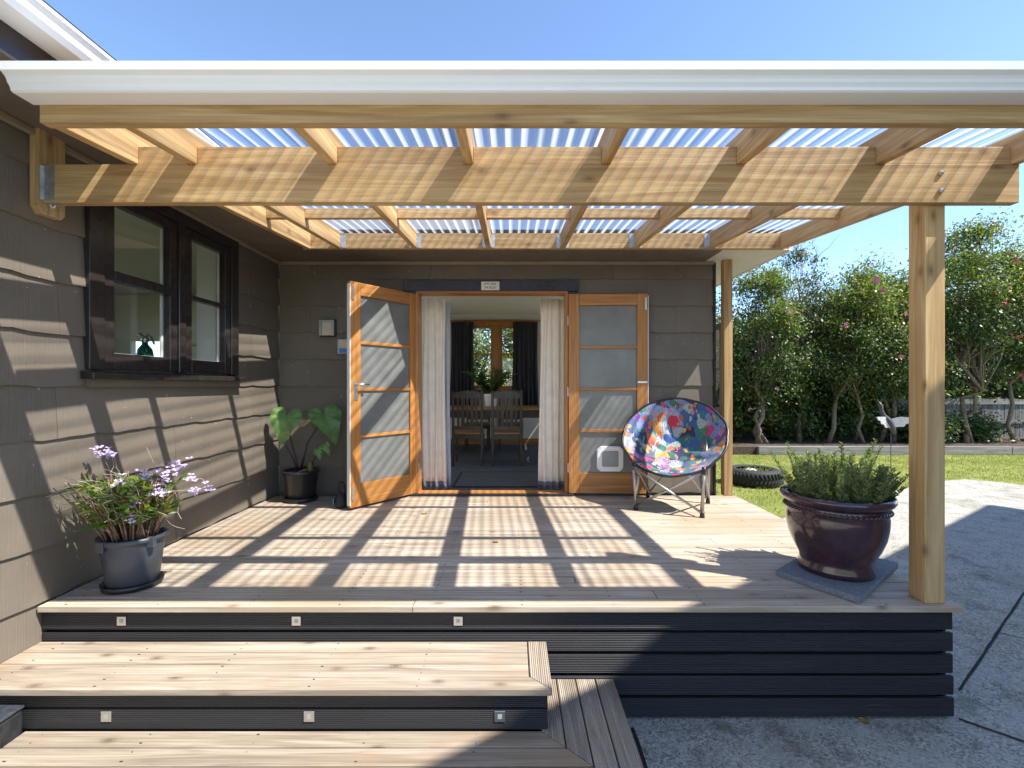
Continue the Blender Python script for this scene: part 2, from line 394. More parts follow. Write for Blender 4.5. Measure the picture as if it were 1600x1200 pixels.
# ============================================================ SETTING
GZ = -0.57
g = MB().box(-300, 300, -300, 300, GZ - 1.0, GZ - 0.012); struct(obj('ground', g, lawn_m))
lawn = MB().add([(-14, 5.2, GZ - 0.004), (40, 5.2, GZ - 0.004), (40, 11.42, GZ - 0.004), (-14, 11.42, GZ - 0.004)], [(0, 1, 2, 3)])
struct(obj('lawn', lawn, lawn_m))
edge = [(2.0, 5.2), (2.6, 5.35), (3.3, 5.9), (4.6, 6.62), (6.2, 7.6), (7.4, 8.25), (8.0, 8.45), (8.35, 8.2), (8.6, 7.7), (10, 6.9), (14, 5.6), (30, 2.0)]
cp = [(-9, -9), (30, -9)] + edge[::-1] + [(-2.6, 5.2), (-2.6, 12), (-9, 12)]  # unseen west arm shaped to keep green bounce out of the kitchen
cm = MB().prism(cp, GZ - 0.05, GZ, 'z'); struct(obj('concrete_paving', cm, concrete))
struct(obj('bounce_strip', MB().box(2.03, 2.9, 5.21, 9.8, GZ - .05, GZ + .004), plain('pale_bounce', (.48, .46, .42), .85, nscale=30)))  # unseen pale strip added to bounce sun into the dining room
joint_m = plain('joint_dirt', (0.022, 0.019, 0.015), 0.95)
def joint(a, b, wd=0.022):
    a = Vector((*a, GZ + .004)); b = Vector((*b, GZ + .004)); d = (b - a).normalized(); n = Vector((-d.y, d.x, 0))
    L = (b - a).length; k = max(2, int(L / 0.12)); m = MB(); P = []
    for i in range(k + 1):
        p = a + d * L * i / k + n * random.uniform(-.002, .002); ww = wd * random.uniform(.25, .45)
        P.append((p - n * ww, p + n * ww))
    vs = [q for pr in P for q in pr]; m.add(vs, [(2*i, 2*i+2, 2*i+3, 2*i+1) for i in range(k)])
    struct(obj('paving_joint', m, joint_m))
joint((2.42, 2.58), (4.9, 4.40)); joint((2.21, 2.36), (3.3, 1.35)); joint((3.25, 3.19), (4.6, 2.0), 0.012); joint((0.58, 2.3), (0.57, 1.2))
joint((4.9, 4.40), (8.0, 6.6))
bed = MB().box(-14, 40, 11.5, 30, GZ - 0.1, -0.39); struct(obj('garden_bed', bed, bed_m))

# timber retaining edge in front of the garden bed
ke = thing('garden_edging', 'low grey weathered sleeper edging between lawn and camellia bed', 'edging', (8, 11.45, GZ))
x = 5.9
while x < 22:
    L = random.uniform(2.6, 3.4); o = obj('sleeper', MB().box(x, x + L - .012, 11.40 + random.uniform(-.012, .012), 11.5, GZ, -0.37 + random.uniform(-.015, .01)), grey_wood_x, ke, bevel=.008); x += L
# paling fence
fe = thing('paling_fence', 'weathered grey timber paling fence behind the camellias', 'fence', (8, 13.8, -0.39))
for i in range(150):
    px = 3.0 + i * 0.107
    tz = 0.72 + random.uniform(-.03, .03)
    obj('paling', MB().box(px, px + .098, 13.78 + random.uniform(-.006, .006), 13.80, -.39, tz), grey_wood, fe)
for z in (0.0, 0.55): obj('rail', MB().box(3, 19.1, 13.735, 13.775, z, z + .09), grey_wood_x, fe)
for i in range(7): obj('fence_post', MB().box(3.2 + i * 2.5, 3.3 + i * 2.5, 13.81, 13.91, -.39, .7), grey_wood, fe)

# ============================================================ HOUSE
house = thing('house', 'dark brown shingle clad house wrapping two sides of the timber deck', 'house', (-2.33, 4.774, GZ))
WX, WY = -2.33, 4.774           # faces of the two walls
EX = 2.013
def shingles(wall, fixed, axis, u0, u1, z0, z1, opening, wid=0.61, out=1):
    """lapped shingles with a wavy lower edge. axis 'y': wall in the YZ plane facing +X; 'x': XZ plane facing -Y; 'e': YZ plane facing +X"""
    k = math.floor((z0 - 1.08) / .267)
    while True:
        a, b = 1.08 + .267 * k, 1.08 + .267 * (k + 1); k += 1
        if a >= z1: break
        lo, hi = max(a, z0), min(b, z1)
        off = (0.5 if k % 2 else 0) * wid + random.uniform(-.05, .05)
        cuts = [u0] + [q for q in np.arange(u0 - off, u1, wid) if u0 + .05 < q < u1 - .05] + [u1]
        for c0, c1 in zip(cuts[:-1], cuts[1:]):
            pieces = [(c0, c1, lo, hi)]
            for (o0, o1, p0, p1) in opening:
                nx = []
                for (s0, s1, t0, t1) in pieces:
                    if s1 <= o0 or s0 >= o1 or t1 <= p0 or t0 >= p1: nx.append((s0, s1, t0, t1)); continue
                    if s0 < o0: nx.append((s0, o0, t0, t1))
                    if s1 > o1: nx.append((o1, s1, t0, t1))
                    m0, m1 = max(s0, o0), min(s1, o1)
                    if t0 < p0: nx.append((m0, m1, t0, p0))
                    if t1 > p1: nx.append((m0, m1, p1, t1))
                pieces = nx
            for (s0, s1, t0, t1) in pieces:
                if s1 - s0 < .015 or t1 - t0 < .015: continue
                n = max(2, int((s1 - s0) / .07)); vs = []; fs = []
                pb, pt = 0.019 + random.uniform(-.0015, .0015), 0.005
                for i in range(n + 1):
                    u = s0 + .0008 + (s1 - s0 - .0016) * i / n
                    wv = (.0045 * math.sin(u * 15) + .003 * math.sin(u * 31 + k)) if t0 == a else 0
                    for (h, z) in ((0.0, t0 + wv), (pb, t0 + wv), (pt, t1 + .004), (0.0, t1 + .004)):
                        if axis == 'x': vs.append((u, fixed - h + .014, z))
                        else: vs.append((fixed + h - .014, u, z))
                for i in range(n):
                    for j in range(4):
                        q = (i*4 + j, (i+1)*4 + j, (i+1)*4 + (j+1) % 4, i*4 + (j+1) % 4)
                        fs.append(q if axis != 'x' else q[::-1])
                fs += [(0, 1, 2, 3), tuple(n*4 + j for j in (3, 2, 1, 0))]
                obj('shingle', MB().add(vs, fs), shingle_m, wall)
def wall_with_hole(name, axis, f0, f1, u0, u1, z0, z1, holes, mat):
    m = MB()
    us = sorted({u0, u1, *[h[0] for h in holes], *[h[1] for h in holes]})
    for a, b in zip(us[:-1], us[1:]):
        zs = [(z0, z1)]
        for h in holes:
            if h[0] <= a and b <= h[1]:
                zs = [(z0, h[2]), (h[3], z1)]
        for c, d in zs:
            if d - c < 1e-4: continue
            m.box(a, b, f0, f1, c, d) if axis == 'x' else m.box(f0, f1, a, b, c, d)
    return obj(name, m, mat, house)
KW = (2.64, 3.98, 1.17, 2.26)      # kitchen window opening in the left wing wall (Y, Z)
DO = (-0.95, 0.555, 0.0, 2.02)     # french door opening (X, Z)
FW = (-0.92, 0.33, 0.95, 2.30)     # dining room far window
SW = (6.2, 8.9, 0.0, 1.95)         # unseen side glazing added to light the dining room
SW2 = (5.05, 5.62, 0.75, 1.78)
wl = wall_with_hole('wall', 'y', -2.45, WX - .014, -3.0, WY + .1, GZ, 2.42, [KW], plaster)
shingles(wl, WX, 'y', 1.2, WY - .002, GZ + .01, 2.32, [KW])
wb = wall_with_hole('wall', 'x', WY + .014, WY + .11, -2.33, EX - .014, GZ, 2.42, [DO], plaster)
shingles(wb, WY, 'x', WX + .001, EX, GZ + .3, 2.32, [DO])
we = wall_with_hole('wall', 'y', 1.9, EX - .014, WY + .11, 9.1, GZ, 2.42, [SW2, SW], plaster)
shingles(we, EX, 'y', WY + .002, 9.1, GZ + .01, 2.32, [SW2, SW])
wall_with_hole('wall', 'x', 9.0, 9.1, -2.45, 1.9, GZ, 2.42, [FW], plaster)
obj('wall', MB().box(-2.45, -2.35, WY + .12, 9.0, GZ, 2.42), plaster, house)
obj('corner_board', MB().box(EX - .001, EX + .02, WY - .022, WY + .06, GZ, 2.31), trim_dark, house)
SK = (-2.2, -.4, 5.0, 6.8)          # unseen roof opening added to bring sun into the dining room
obj('ceiling', MB().box(-2.34, SK[0], WY + .12, 8.99, 2.42, 2.46).box(SK[1], 1.89, WY + .12, 8.99, 2.42, 2.46).box(SK[0], SK[1], WY + .12, SK[2], 2.42, 2.46).box(SK[0], SK[1], SK[3], 8.99, 2.42, 2.46), ceil_m, house)
obj('floor', MB().box(-2.34, 1.89, WY + .115, 8.99, -.10, -.018), carpet, house)
cv = MB()
for a in range(6):
    t0 = a / 5 * math.pi / 2; cv.v += [(-2.34, 8.985 - .09 * (1 - math.sin(t0)), 2.33 + .09 * (1 - math.cos(t0))), (1.89, 8.985 - .09 * (1 - math.sin(t0)), 2.33 + .09 * (1 - math.cos(t0)))]
cv.f = [(2*i, 2*i+1, 2*i+3, 2*i+2) for i in range(5)]
obj('cornice', cv, ceil_m, house, solid=.01)
obj('skirting', MB().box(-2.34, 1.89, 8.97, 8.995, -.018, .09), cedar_x, house)
# soffits, fascias and roofs
EZ = 2.325
obj('soffit', MB().box(WX, -1.905, -3, WY, EZ, EZ + .012), soffit_brown, house)
obj('soffit', MB().box(-1.905, 1.93, 4.36, WY + .02, EZ, EZ + .0125), soffit_brown, house)
obj('soffit', MB().box(1.931, 2.533, 4.36, 6.05, EZ - .002, EZ + .011), cream_soffit, house)  # east eave cut short so sun reaches the added side glazing
moulding_m = plain('tan_moulding', (0.27, 0.225, 0.165), 0.5)
mo = MB().box(WX, WX + .03, -3, WY - .03, EZ - .035, EZ - .001); obj('soffit_moulding', mo, moulding_m, house, bevel=.006)
mo = MB().box(WX, EX, WY - .03, WY, EZ - .035, EZ - .001); obj('soffit_moulding', mo, moulding_m, house, bevel=.006)
obj('fascia', MB().box(-1.93, -1.906, -3, 4.36, EZ + .013, 2.54), trim_dark, house)
obj('fascia', MB().box(-1.90, 2.54, 4.362, 4.385, EZ + .014, 2.46), trim_dark, house)
obj('fascia', MB().box(2.534, 2.556, 4.36, 6.05, EZ - .01, 2.47).box(2.03, 2.533, 6.052, 6.075, EZ - .01, 2.47), white_paint, house)
rf = MB(); tp = math.tan(R(9))
rf.add([(-1.80, -3, 2.545), (-1.80, 4.5, 2.545), (-7, 4.5, 2.545 + 5.2 * .35), (-7, -3, 2.545 + 5.2 * .35)], [(0, 1, 2, 3)])
obj('roof', rf, roof_dark, house, solid=.03)
ry = lambda y_: 2.485 + (y_ - 4.33 if y_ <= 7 else 9.67 - y_) * tp
rf = MB()
for ya, yb, xa in ((4.33, 5.0, 2.6), (5.0, 6.1, 2.6), (6.1, 6.8, 2.03), (6.8, 7.0, 2.03), (7.0, 9.67, 2.03)):
    for x0_, x1_ in ([(-2.45, SK[0]), (SK[1], xa)] if 4.99 < ya < 6.79 else [(-2.45, xa)]):
        rf.add([(x0_, ya, ry(ya)), (x1_, ya, ry(ya)), (x1_, yb, ry(yb)), (x0_, yb, ry(yb))], [(0, 1, 2, 3)])
rw = obj('sun_fill_opening', MB().box(SK[0] - .03, SK[0], SK[2], SK[3], 2.461, 2.94).box(SK[1], SK[1] + .03, SK[2], SK[3], 2.461, 2.94).box(SK[0], SK[1], SK[2] - .03, SK[2], 2.461, 2.94).box(SK[0], SK[1], SK[3], SK[3] + .03, 2.461, 2.94), white_paint, house)  # shaft of the added opening, lets sun onto a hidden wall
obj('pane', MB().box(SK[0] + .001, SK[1] - .001, SK[2] + .001, SK[3] - .001, 2.925, 2.93), glass, rw)
obj('roof', rf, roof_dark, house, solid=.03)
# side-house white gutter (left wing)
prof = [(-1.905, 2.535), (-1.905, 2.445), (-1.80, 2.445), (-1.785, 2.47), (-1.79, 2.50), (-1.775, 2.52), (-1.775, 2.535), (-1.787, 2.535), (-1.80, 2.50), (-1.80, 2.455), (-1.895, 2.455), (-1.895, 2.535)]
obj('gutter', MB().prism([(a, b) for a, b in prof], -3, 3.5, 'y'), gutter_white, house)
obj('fascia_end_plate', MB().box(-2.02, -1.935, 1.55, 1.56, 2.345, 2.44), white_paint, house)

# kitchen window (left wing)
kw = obj('window', MB().box(WX - .06, WX + .028, 2.60, 2.70, 1.17, 2.29).box(WX - .06, WX + .028, 3.92, 4.02, 1.17, 2.29).box(WX - .06, WX + .028, 2.70, 3.92, 2.21, 2.29).box(WX - .06, WX + .03, 3.30, 3.37, 1.17, 2.21), trim_dark, house, bevel=.004)
obj('sill', MB().prism([(WX - .06, 1.17), (WX + .075, 1.155), (WX + .075, 1.118), (WX - .01, 1.118), (WX - .06, 1.118)], 2.57, 4.05, 'y'), trim_dark, kw, bevel=.004)
obj('under_sill', MB().box(WX + .002, WX + .035, 2.60, 4.02, 1.075, 1.117), soffit_brown, kw)
def sash(y0, y1, bar_h):
    X0, X1 = WX - .03, WX + .018
    obj('sash', MB().box(X0, X1, y0, y0 + .07, 1.175, 2.205).box(X0, X1, y1 - .07, y1, 1.175, 2.205).box(X0, X1, y0 + .07, y1 - .07, 1.175, 1.27).box(X0, X1, y0 + .07, y1 - .07, 2.14, 2.205), trim_dark, kw, bevel=.003)
    obj('glazing_bar', MB().box(X0, X1 + .004, y0 + .07, y1 - .07, 1.72 - bar_h / 2, 1.72 + bar_h / 2), trim_dark, kw, bevel=.003)
    obj('bead', MB().box(X0 - .012, X0 - .001, y1 - .085, y1 - .06, 1.26, 2.15).box(X0 - .012, X0 - .001, y0 + .06, y1 - .085, 1.26, 1.275), white_paint, kw)
    obj('pane', MB().box(X0 + .018, X0 + .022, y0 + .065, y1 - .065, 1.265, 1.72), glass, kw)
    obj('pane', MB().box(X0 + .018, X0 + .022, y0 + .065, y1 - .065, 1.72, 2.145), glass, kw)
sash(2.705, 3.295, .06); sash(3.375, 3.915, .032)
# kitchen behind it
kit = MB().box(-6.1, -6.0, 1, 6.5, -.1, 2.45).box(-6.0, -2.46, .9, 1.0, -.1, 2.45)
obj('kitchen_wall', wall_with_hole('wall', 'y', -6.1, -6.0, 1.0, 7.0, -.1, 2.42, [(4.0, 6.2, .9, 2.2), (1.6, 3.8, .9, 2.2)], plaster) and MB().box(-6.0, -2.46, .9, 1.0, -.1, 2.42), plaster, house)
wall_with_hole('kitchen_wall', 'x', 7.0, 7.1, -6.0, -2.46, -.1, 2.42, [(-5.6, -5.1, 1.42, 1.74)], plaster)
obj('kitchen_floor', MB().box(-6.0, -2.46, 1.0, 7.0, -.1, -.02), table_wood, house)
obj('kitchen_ceiling', MB().box(-6.0, -2.46, 1.0, 7.0, 2.42, 2.45), ceil_m, house)
obj('inner_window_jamb', MB().box(-2.62, -2.46, 3.96, 4.02, 1.1, 2.3), white_paint, house)
obj('inner_window_shelf', MB().box(-2.62, -2.452, 2.6, 4.02, 1.13, 1.165), white_paint, house)
cab = thing('kitchen_cupboard', 'pale kitchen cupboard seen through the side window', 'cupboard', (-4.2, 6.7, -.02))
obj('carcass', MB().box(-4.55, -3.0, 6.6, 6.99, 1.65, 2.3), plain('cupboard_cream', (.55, .52, .44), .5), cab)
for i in range(2): obj('cupboard_door', MB().box(-4.54 + i * .77, -3.78 + i * .77, 6.575, 6.598, 1.67, 2.28), plain('cupboard_door', (.60, .57, .49), .4), cab, bevel=.004)
bn = thing('kitchen_bench', 'kitchen bench with dark top inside the side window', 'bench', (-4.4, 6.6, -.02))
obj('bench_top', MB().box(-5.9, -3.0, 6.35, 6.98, .88, .92), dark_wood, bn); obj('bench_front', MB().box(-5.9, -3.0, 6.42, 6.97, -.02, .879), plain('bench_cream', (.5, .48, .42), .5), bn)
ck = thing('wall_clock', 'round dark wall clock inside the side window', 'clock', (-3.3, 6.99, 1.40))
obj('clock_case', MB().prism([(-3.3 + .17 * math.cos(a * math.pi / 16), 1.40 + .17 * math.sin(a * math.pi / 16)) for a in range(32)], 6.95, 6.99, 'y'), black_plastic, ck)
obj('clock_face', MB().prism([(-3.3 + .14 * math.cos(a * math.pi / 16), 1.40 + .14 * math.sin(a * math.pi / 16)) for a in range(32)], 6.944, 6.949, 'y'), plain('clock_grey', (.12, .12, .12), .5), ck)
obj('clock_hand', MB().box(-3.305, -3.295, 6.938, 6.942, 1.40, 1.50).box(-3.3, -3.23, 6.938, 6.942, 1.395, 1.405), white_paint, ck)
green_glass, t_, b_s = newmat('green_glass'); b_s.inputs['Base Color'].default_value = (.03, .26, .18, 1); b_s.inputs['Roughness'].default_value = .08; b_s.inputs['Transmission Weight'].default_value = .55
bt = thing('soda_siphon', 'green glass soda siphon on the kitchen window sill', 'bottle', (-2.54, 3.30, 1.165))
obj('bottle_body', MB().lathe([(.04, 0), (.048, .01), (.05, .13), (.042, .17), (.02, .20), (.016, .215)], 20), green_glass, bt, world=False, smooth=True)
obj('siphon_head', MB().lathe([(.02, .215), (.024, .24), (.012, .26)], 14).tube([(0, 0, .245), (0, .03, .272), (0, .06, .26), (0, .085, .21)], .007).tube([(0, 0, .25), (0, -.05, .275), (0, -.07, .25)], .005), steel, bt, world=False, smooth=True)

# ---------------- french doors
def door(loc, ang, flip, lab):
    L, H, T = .775, 1.965, .021
    d = obj('french_door', MB().box(0, .105, -T, T, 0, H).box(L - .105, L, -T, T, 0, H), cedar_z, house, world=False, bevel=.003, label=lab)
    d.location = Vector(loc) - house.location; d.rotation_euler.z = ang
    obj('rail', MB().box(.106, L - .106, -T + .001, T - .001, H - .112, H), cedar_x, d, world=False, bevel=.003)
    obj('rail', MB().box(.106, L - .106, -T + .001, T - .001, 0, .20), cedar_x, d, world=False, bevel=.003)
    zz = [.20 + i * (H - .112 - .20) / 4 for i in range(5)]
    for z in zz[1:4]: obj('glazing_bar', MB().box(.106, L - .106, -T + .003, T - .003, z - .014, z + .014), cedar_x, d, world=False, bevel=.003)
    for a, b in zip(zz[:-1], zz[1:]): obj('pane', MB().box(.107, L - .107, -.003, .003, a + .002, b - .002), frosted, d, world=False)
    obj('edge_strip', MB().box(L + .0005, L + .006, -T, T, .02, H - .02), white_paint, d, world=False)
    s = flip
    pz = (.93, 1.10) if lab.startswith('left') else (1.085, 1.105)
    obj('lock_plate', MB().box(L - (.072 if lab.startswith('left') else .10), L - (.036 if lab.startswith('left') else .004), *(sorted((s * T, s * (T + .004)))), *pz), steel, d, world=False, bevel=.002)
    if lab.startswith('left'):
        obj('handle', MB().tube([(L - .054, s * T, 1.07), (L - .054, s * (T + .045), 1.07), (L - .10, s * (T + .05), 1.072), (L - .16, s * (T + .048), 1.07)], .008), steel, d, world=False, smooth=True)
    for z in (.12, H - .1): obj('bolt', MB().box(L - .03, L - .012, *(sorted((s * T, s * (T + .006)))), z - .06, z + .06), steel, d, world=False)
    for z in (.25, 1.0, 1.7): obj('hinge', MB().tube([(-.006, s * T * .9, z - .045), (-.006, s * T * .9, z + .045)], .007), steel, d, world=False)
    return d
dl = door((-0.945, 4.745, .022), math.atan2(-.80, -.60), 1, 'left door swung out over the deck with obscure glass panes')
dr = door((0.56, 4.722, .022), math.atan2(-.03, 1), -1, 'right door folded back against the wall with a cat flap')
obj('cat_flap', MB().prism([(.31, .215), (.50, .215), (.535, .25), (.535, .43), (.50, .465), (.31, .465), (.275, .43), (.275, .25)], -.03, -.004, 'y'), white_paint, dr, world=False, bevel=.008)
obj('flap_window', MB().prism([(.335, .265), (.475, .265), (.485, .275), (.485, .41), (.475, .42), (.335, .42), (.325, .41), (.325, .275)], -.036, -.0305, 'y'), plain('flap_grey', (.30, .31, .29), .15), dr, world=False)
# door frame
obj('door_jamb', MB().box(-.95, -.925, 4.70, 4.89, 0, 2.0), cedar_z, house); obj('door_jamb', MB().box(.53, .555, 4.735, 4.89, 0, 2.0), cedar_z, house)
obj('door_head', MB().box(-.95, .555, 4.735, 4.89, 2.0, 2.02), cedar_x, house)
obj('head_trim', MB().box(-1.08, .66, 4.735, 4.776, 2.022, 2.125), trim_dark, house, bevel=.003)
obj('side_trim', MB().box(-1.05, -.952, 4.745, 4.776, 0.01, 2.021), trim_dark, house); obj('side_trim', MB().box(.557, .64, 4.752, 4.776, 0.01, 2.021), trim_dark, house)
obj('threshold', MB().box(-.95, .555, 4.70, 4.895, -.02, .012), cedar_x, house, bevel=.004)
obj('threshold_strip', MB().box(-1.0, .60, 4.655, 4.699, -.001, .022), black_flat, house, bevel=.004)
# dining room far window
cf = obj('window', MB().box(-.92, -.85, 8.93, 9.05, .95, 2.30).box(.26, .33, 8.93, 9.05, .95, 2.30).box(-.85, .26, 8.93, 9.05, 2.21, 2.30).box(-.85, .26, 8.93, 9.05, .95, 1.03).box(-.36, -.22, 8.94, 9.04, 1.03, 2.21), cedar_z, house, bevel=.004)
for a, b in ((-.85, -.36), (-.22, .26)):
    obj('sash', MB().box(a, a + .04, 8.97, 9.01, 1.03, 2.21).box(b - .04, b, 8.97, 9.01, 1.03, 2.21).box(a + .04, b - .04, 8.97, 9.01, 1.03, 1.08).box(a + .04, b - .04, 8.97, 9.01, 2.16, 2.21).box(a + .04, b - .04, 8.975, 9.005, 1.665, 1.695), cedar_z, cf)
    obj('pane', MB().box(a + .03, b - .03, 8.989, 8.992, 1.07, 2.17), glass, cf)
sw = obj('added_side_glazing', MB().box(1.88, 2.03, 6.2, 6.26, 0, 1.95).box(1.88, 2.03, 8.84, 8.9, 0, 1.95).box(1.88, 2.03, 6.26, 8.84, 0, .05).box(1.88, 2.03, 6.26, 8.84, 1.89, 1.95).box(1.9, 2.02, 7.52, 7.58, .05, 1.89), white_paint, house)  # added glazing, out of view, lets sun into the dining room
obj('pane', MB().box(1.96, 1.963, 6.25, 7.53, .04, 1.9), glass, sw); obj('pane', MB().box(1.96, 1.963, 7.57, 8.85, .04, 1.9), glass, sw)
sw2 = obj('window', MB().box(1.9, 2.035, 5.05, 5.09, .75, 1.78).box(1.9, 2.035, 5.58, 5.62, .75, 1.78).box(1.9, 2.035, 5.09, 5.58, .75, .79).box(1.9, 2.035, 5.09, 5.58, 1.74, 1.78), trim_dark, house)
s0, s1 = Vector((2.045, 5.58, 0)), Vector((2.30, 5.16, 0)); dv = (s1 - s0).normalized(); nv = Vector((-dv.y, dv.x, 0)) * .018; LL = (s1 - s0).length
def oriented(a, b, z0, z1, th=1.0):
    p, q = s0 + dv * a, s0 + dv * b; n_ = nv * th
    return MB().add([(p - n_)[:2] + (z0,), (q - n_)[:2] + (z0,), (q + n_)[:2] + (z0,), (p + n_)[:2] + (z0,), (p - n_)[:2] + (z1,), (q - n_)[:2] + (z1,), (q + n_)[:2] + (z1,), (p + n_)[:2] + (z1,)], [(0,3,2,1),(4,5,6,7),(0,1,5,4),(1,2,6,5),(2,3,7,6),(3,0,4,7)])
for a, b, z0, z1 in ((0, .05, .78, 1.75), (LL - .05, LL, .78, 1.75), (.05, LL - .05, .78, .84), (.05, LL - .05, 1.69, 1.75), (.05, LL - .05, 1.25, 1.28)):
    obj('open_sash', oriented(a, b, z0, z1), plain('grey_sash', (.16, .16, .17), .4), sw2)
obj('pane', oriented(.04, LL - .04, .83, 1.70, .12), glass, sw2)
# slim timber post under the eave corner
obj('eave_post', MB().box(2.085, 2.168, 4.685, 4.765, 0.0, EZ - .003), pine_z, house, bevel=.004)
# small fittings on the wall
f1 = thing('wall_light', 'small square steel framed light on the brown wall', 'light', (-1.84, 4.76, 1.65))
obj('back_plate', MB().box(-1.92, -1.755, 4.745, 4.772, 1.57, 1.745), black_plastic, f1, bevel=.004)
obj('frame', MB().box(-1.912, -1.885, 4.72, 4.744, 1.58, 1.735).box(-1.79, -1.763, 4.72, 4.744, 1.58, 1.735).box(-1.885, -1.79, 4.72, 4.744, 1.715, 1.735), steel, f1)
obj('diffuser', MB().box(-1.883, -1.792, 4.725, 4.743, 1.582, 1.713), plain('light_cream', (.62, .56, .42), .4), f1)
f2 = thing('wall_thermometer', 'small pale box with a blue panel on the wall beside the open door', 'thermometer', (-1.67, 4.76, 1.46))
obj('case', MB().box(-1.735, -1.61, 4.735, 4.772, 1.40, 1.545), plain('gauge_grey', (.5, .5, .5), .4), f2, bevel=.006)
obj('dial', MB().box(-1.715, -1.63, 4.730, 4.7345, 1.455, 1.535), plain('gauge_cream', (.62, .58, .46), .5), f2)
obj('blue_panel', MB().box(-1.715, -1.63, 4.730, 4.7345, 1.41, 1.45), plain('gauge_blue', (.06, .25, .6), .4), f2)
sg = thing('door_sign', 'small cream printed sign on the dark door head', 'sign', (-.215, 4.733, 2.075))
obj('board', MB().box(-.305, -.125, 4.726, 4.7345, 2.03, 2.115), plain('sign_cream', (.80, .76, .68), .5), sg, bevel=.002)
ink = plain('sign_ink', (.03, .03, .03), .6)
def text(s, loc, size, parent, mat, name='lettering'):
    c = bpy.data.curves.new(name, 'FONT'); c.body = s; c.size = size; c.align_x = 'CENTER'; c.extrude = .0006
    o = bpy.data.objects.new('tmp', c); COL.objects.link(o)
    dg = bpy.context.evaluated_depsgraph_get(); me = bpy.data.meshes.new_from_object(o.evaluated_get(dg)); bpy.data.objects.remove(o)
    me.materials.clear(); me.materials.append(mat)
    q = bpy.data.objects.new(name, me); COL.objects.link(q); q.parent = parent; q.location = Vector(loc) - wloc(parent); q.rotation_euler.x = R(90); return q
text('P*** OFF', (-.215, 4.7248, 2.079), .031, sg, ink); text("I'M BUSY", (-.215, 4.7248, 2.043), .031, sg, ink)
hk = tag(obj('hook', MB().tube([(-2.26, 2.335, 1.985), (-2.26, 2.335, 1.965), (-2.252, 2.335, 1.952), (-2.24, 2.335, 1.955), (-2.237, 2.335, 1.965)], .003), white_paint, smooth=True), 'tiny white cup hook screwed under the main beam', 'hook')

# ============================================================ DECK
deck = thing('deck', 'raised pale timber deck with black reeded side boards', 'deck', (0, 3.5, GZ))
y = 2.335; i = 0
while y < 4.70:
    wd = .0892; y1 = min(y + wd, 4.70)
    jx = random.choice([None, None, random.uniform(-1.2, 1.4)])
    dz = random.uniform(-.0008, .0008)
    for a, b in ([(WX + .004, 2.20)] if jx is None else [(WX + .004, jx - .0015), (jx + .0015, 2.20)]):
        obj('deck_board', MB().box(a, b + (.012 if i == 0 else 0), y, y1, -.030 + dz, dz), deck_x, deck, bevel=.003)
    y += .0952; i += 1
obj('joist_skirt', MB().box(WX + .01, 2.15, 2.40, 4.68, -.16, -.0315), black_flat, deck)
for k in range(5):
    z1 = -.034 - .1075 * k; z0 = z1 - .0925
    obj('side_board', MB().box(WX + .003, 2.185 + random.uniform(-.006, .008), 2.358, 2.378, z0, z1), black_reed, deck, bevel=.004)
    obj('side_board', MB().box(2.165, 2.185, 2.40, 4.70, z0, z1), black_flat, deck, bevel=.004)
obj('backing', MB().box(WX + .004, 2.12, 2.385, 2.40, GZ, -.033), black_flat, deck)
for xx in (-1.93, -1.066, -.266):
    sq = obj('step_light', MB().box(xx - .022, xx + .022, 2.3545, 2.3575, -.104, -.060), steel, deck, bevel=.001)
    obj('lens', MB().box(xx - .009, xx + .009, 2.3530, 2.3542, -.091, -.073), plain('lens_grey', (.35, .36, .36), .3), sq)
rz_ = random.Random(3)
def nails(parent, x0, x1, ys, z):
    m = MB()
    for xx in np.arange(x0, x1, .45):
        for yy in ys:
            for d_ in (.02, .068): m.box(xx + rz_.uniform(-.008, .008) - .0025, xx + .0025, yy + d_ - .0025, yy + d_ + .0025, z, z + .0012)
    o = obj('nail_heads', m, plain('nail', (.05, .045, .04), .5, .5), parent); o['kind'] = 'stuff'
nails(deck, -2.2, 2.2, [2.335 + .0952 * q for q in range(24)], .0006)

steps = thing('deck_steps', 'two wide timber deck steps with mitred corner boards and black risers', 'steps', (-.9, 2.0, GZ))
S1 = -.182; S2 = -.366
# upper tread
for k in range(3):
    y0 = 2.262 - .0952 * k
    xr = .073
    obj('tread_board', MB().box(WX + .004, xr, y0, y0 + .0905, S1 - .028, S1), step_x, steps, bevel=.003)
obj('tread_board', MB().prism([(WX + .004, 1.982), (.166, 1.982), (.0755, 2.0705), (WX + .004, 2.0705)], S1 - .028, S1 + .0004), step_x, steps, bevel=.003)
obj('tread_board', MB().prism([(.168, 1.984), (.168, 2.355), (.0775, 2.355), (.0775, 2.0725)], S1 - .028, S1), deck_y, steps, bevel=.003)
for (z0, z1) in ((-.272, -.213), (-.364, -.276)):
    obj('riser_board', MB().box(WX + .004, .150, 2.004, 2.024, z0, z1), black_reed, steps, bevel=.003)
    obj('riser_board', MB().box(.130, .150, 2.026, 2.355, z0, z1), black_flat, steps, bevel=.003)
for xx in (-1.704, -.852, -.051):
    sq = obj('step_light', MB().box(xx - .022, xx + .022, 2.0005, 2.0035, -.330, -.286), steel, steps, bevel=.001)
    obj('lens', MB().box(xx - .009, xx + .009, 1.999, 2.0002, -.317, -.299), plain('lens_grey', (.35, .36, .36), .3), sq)
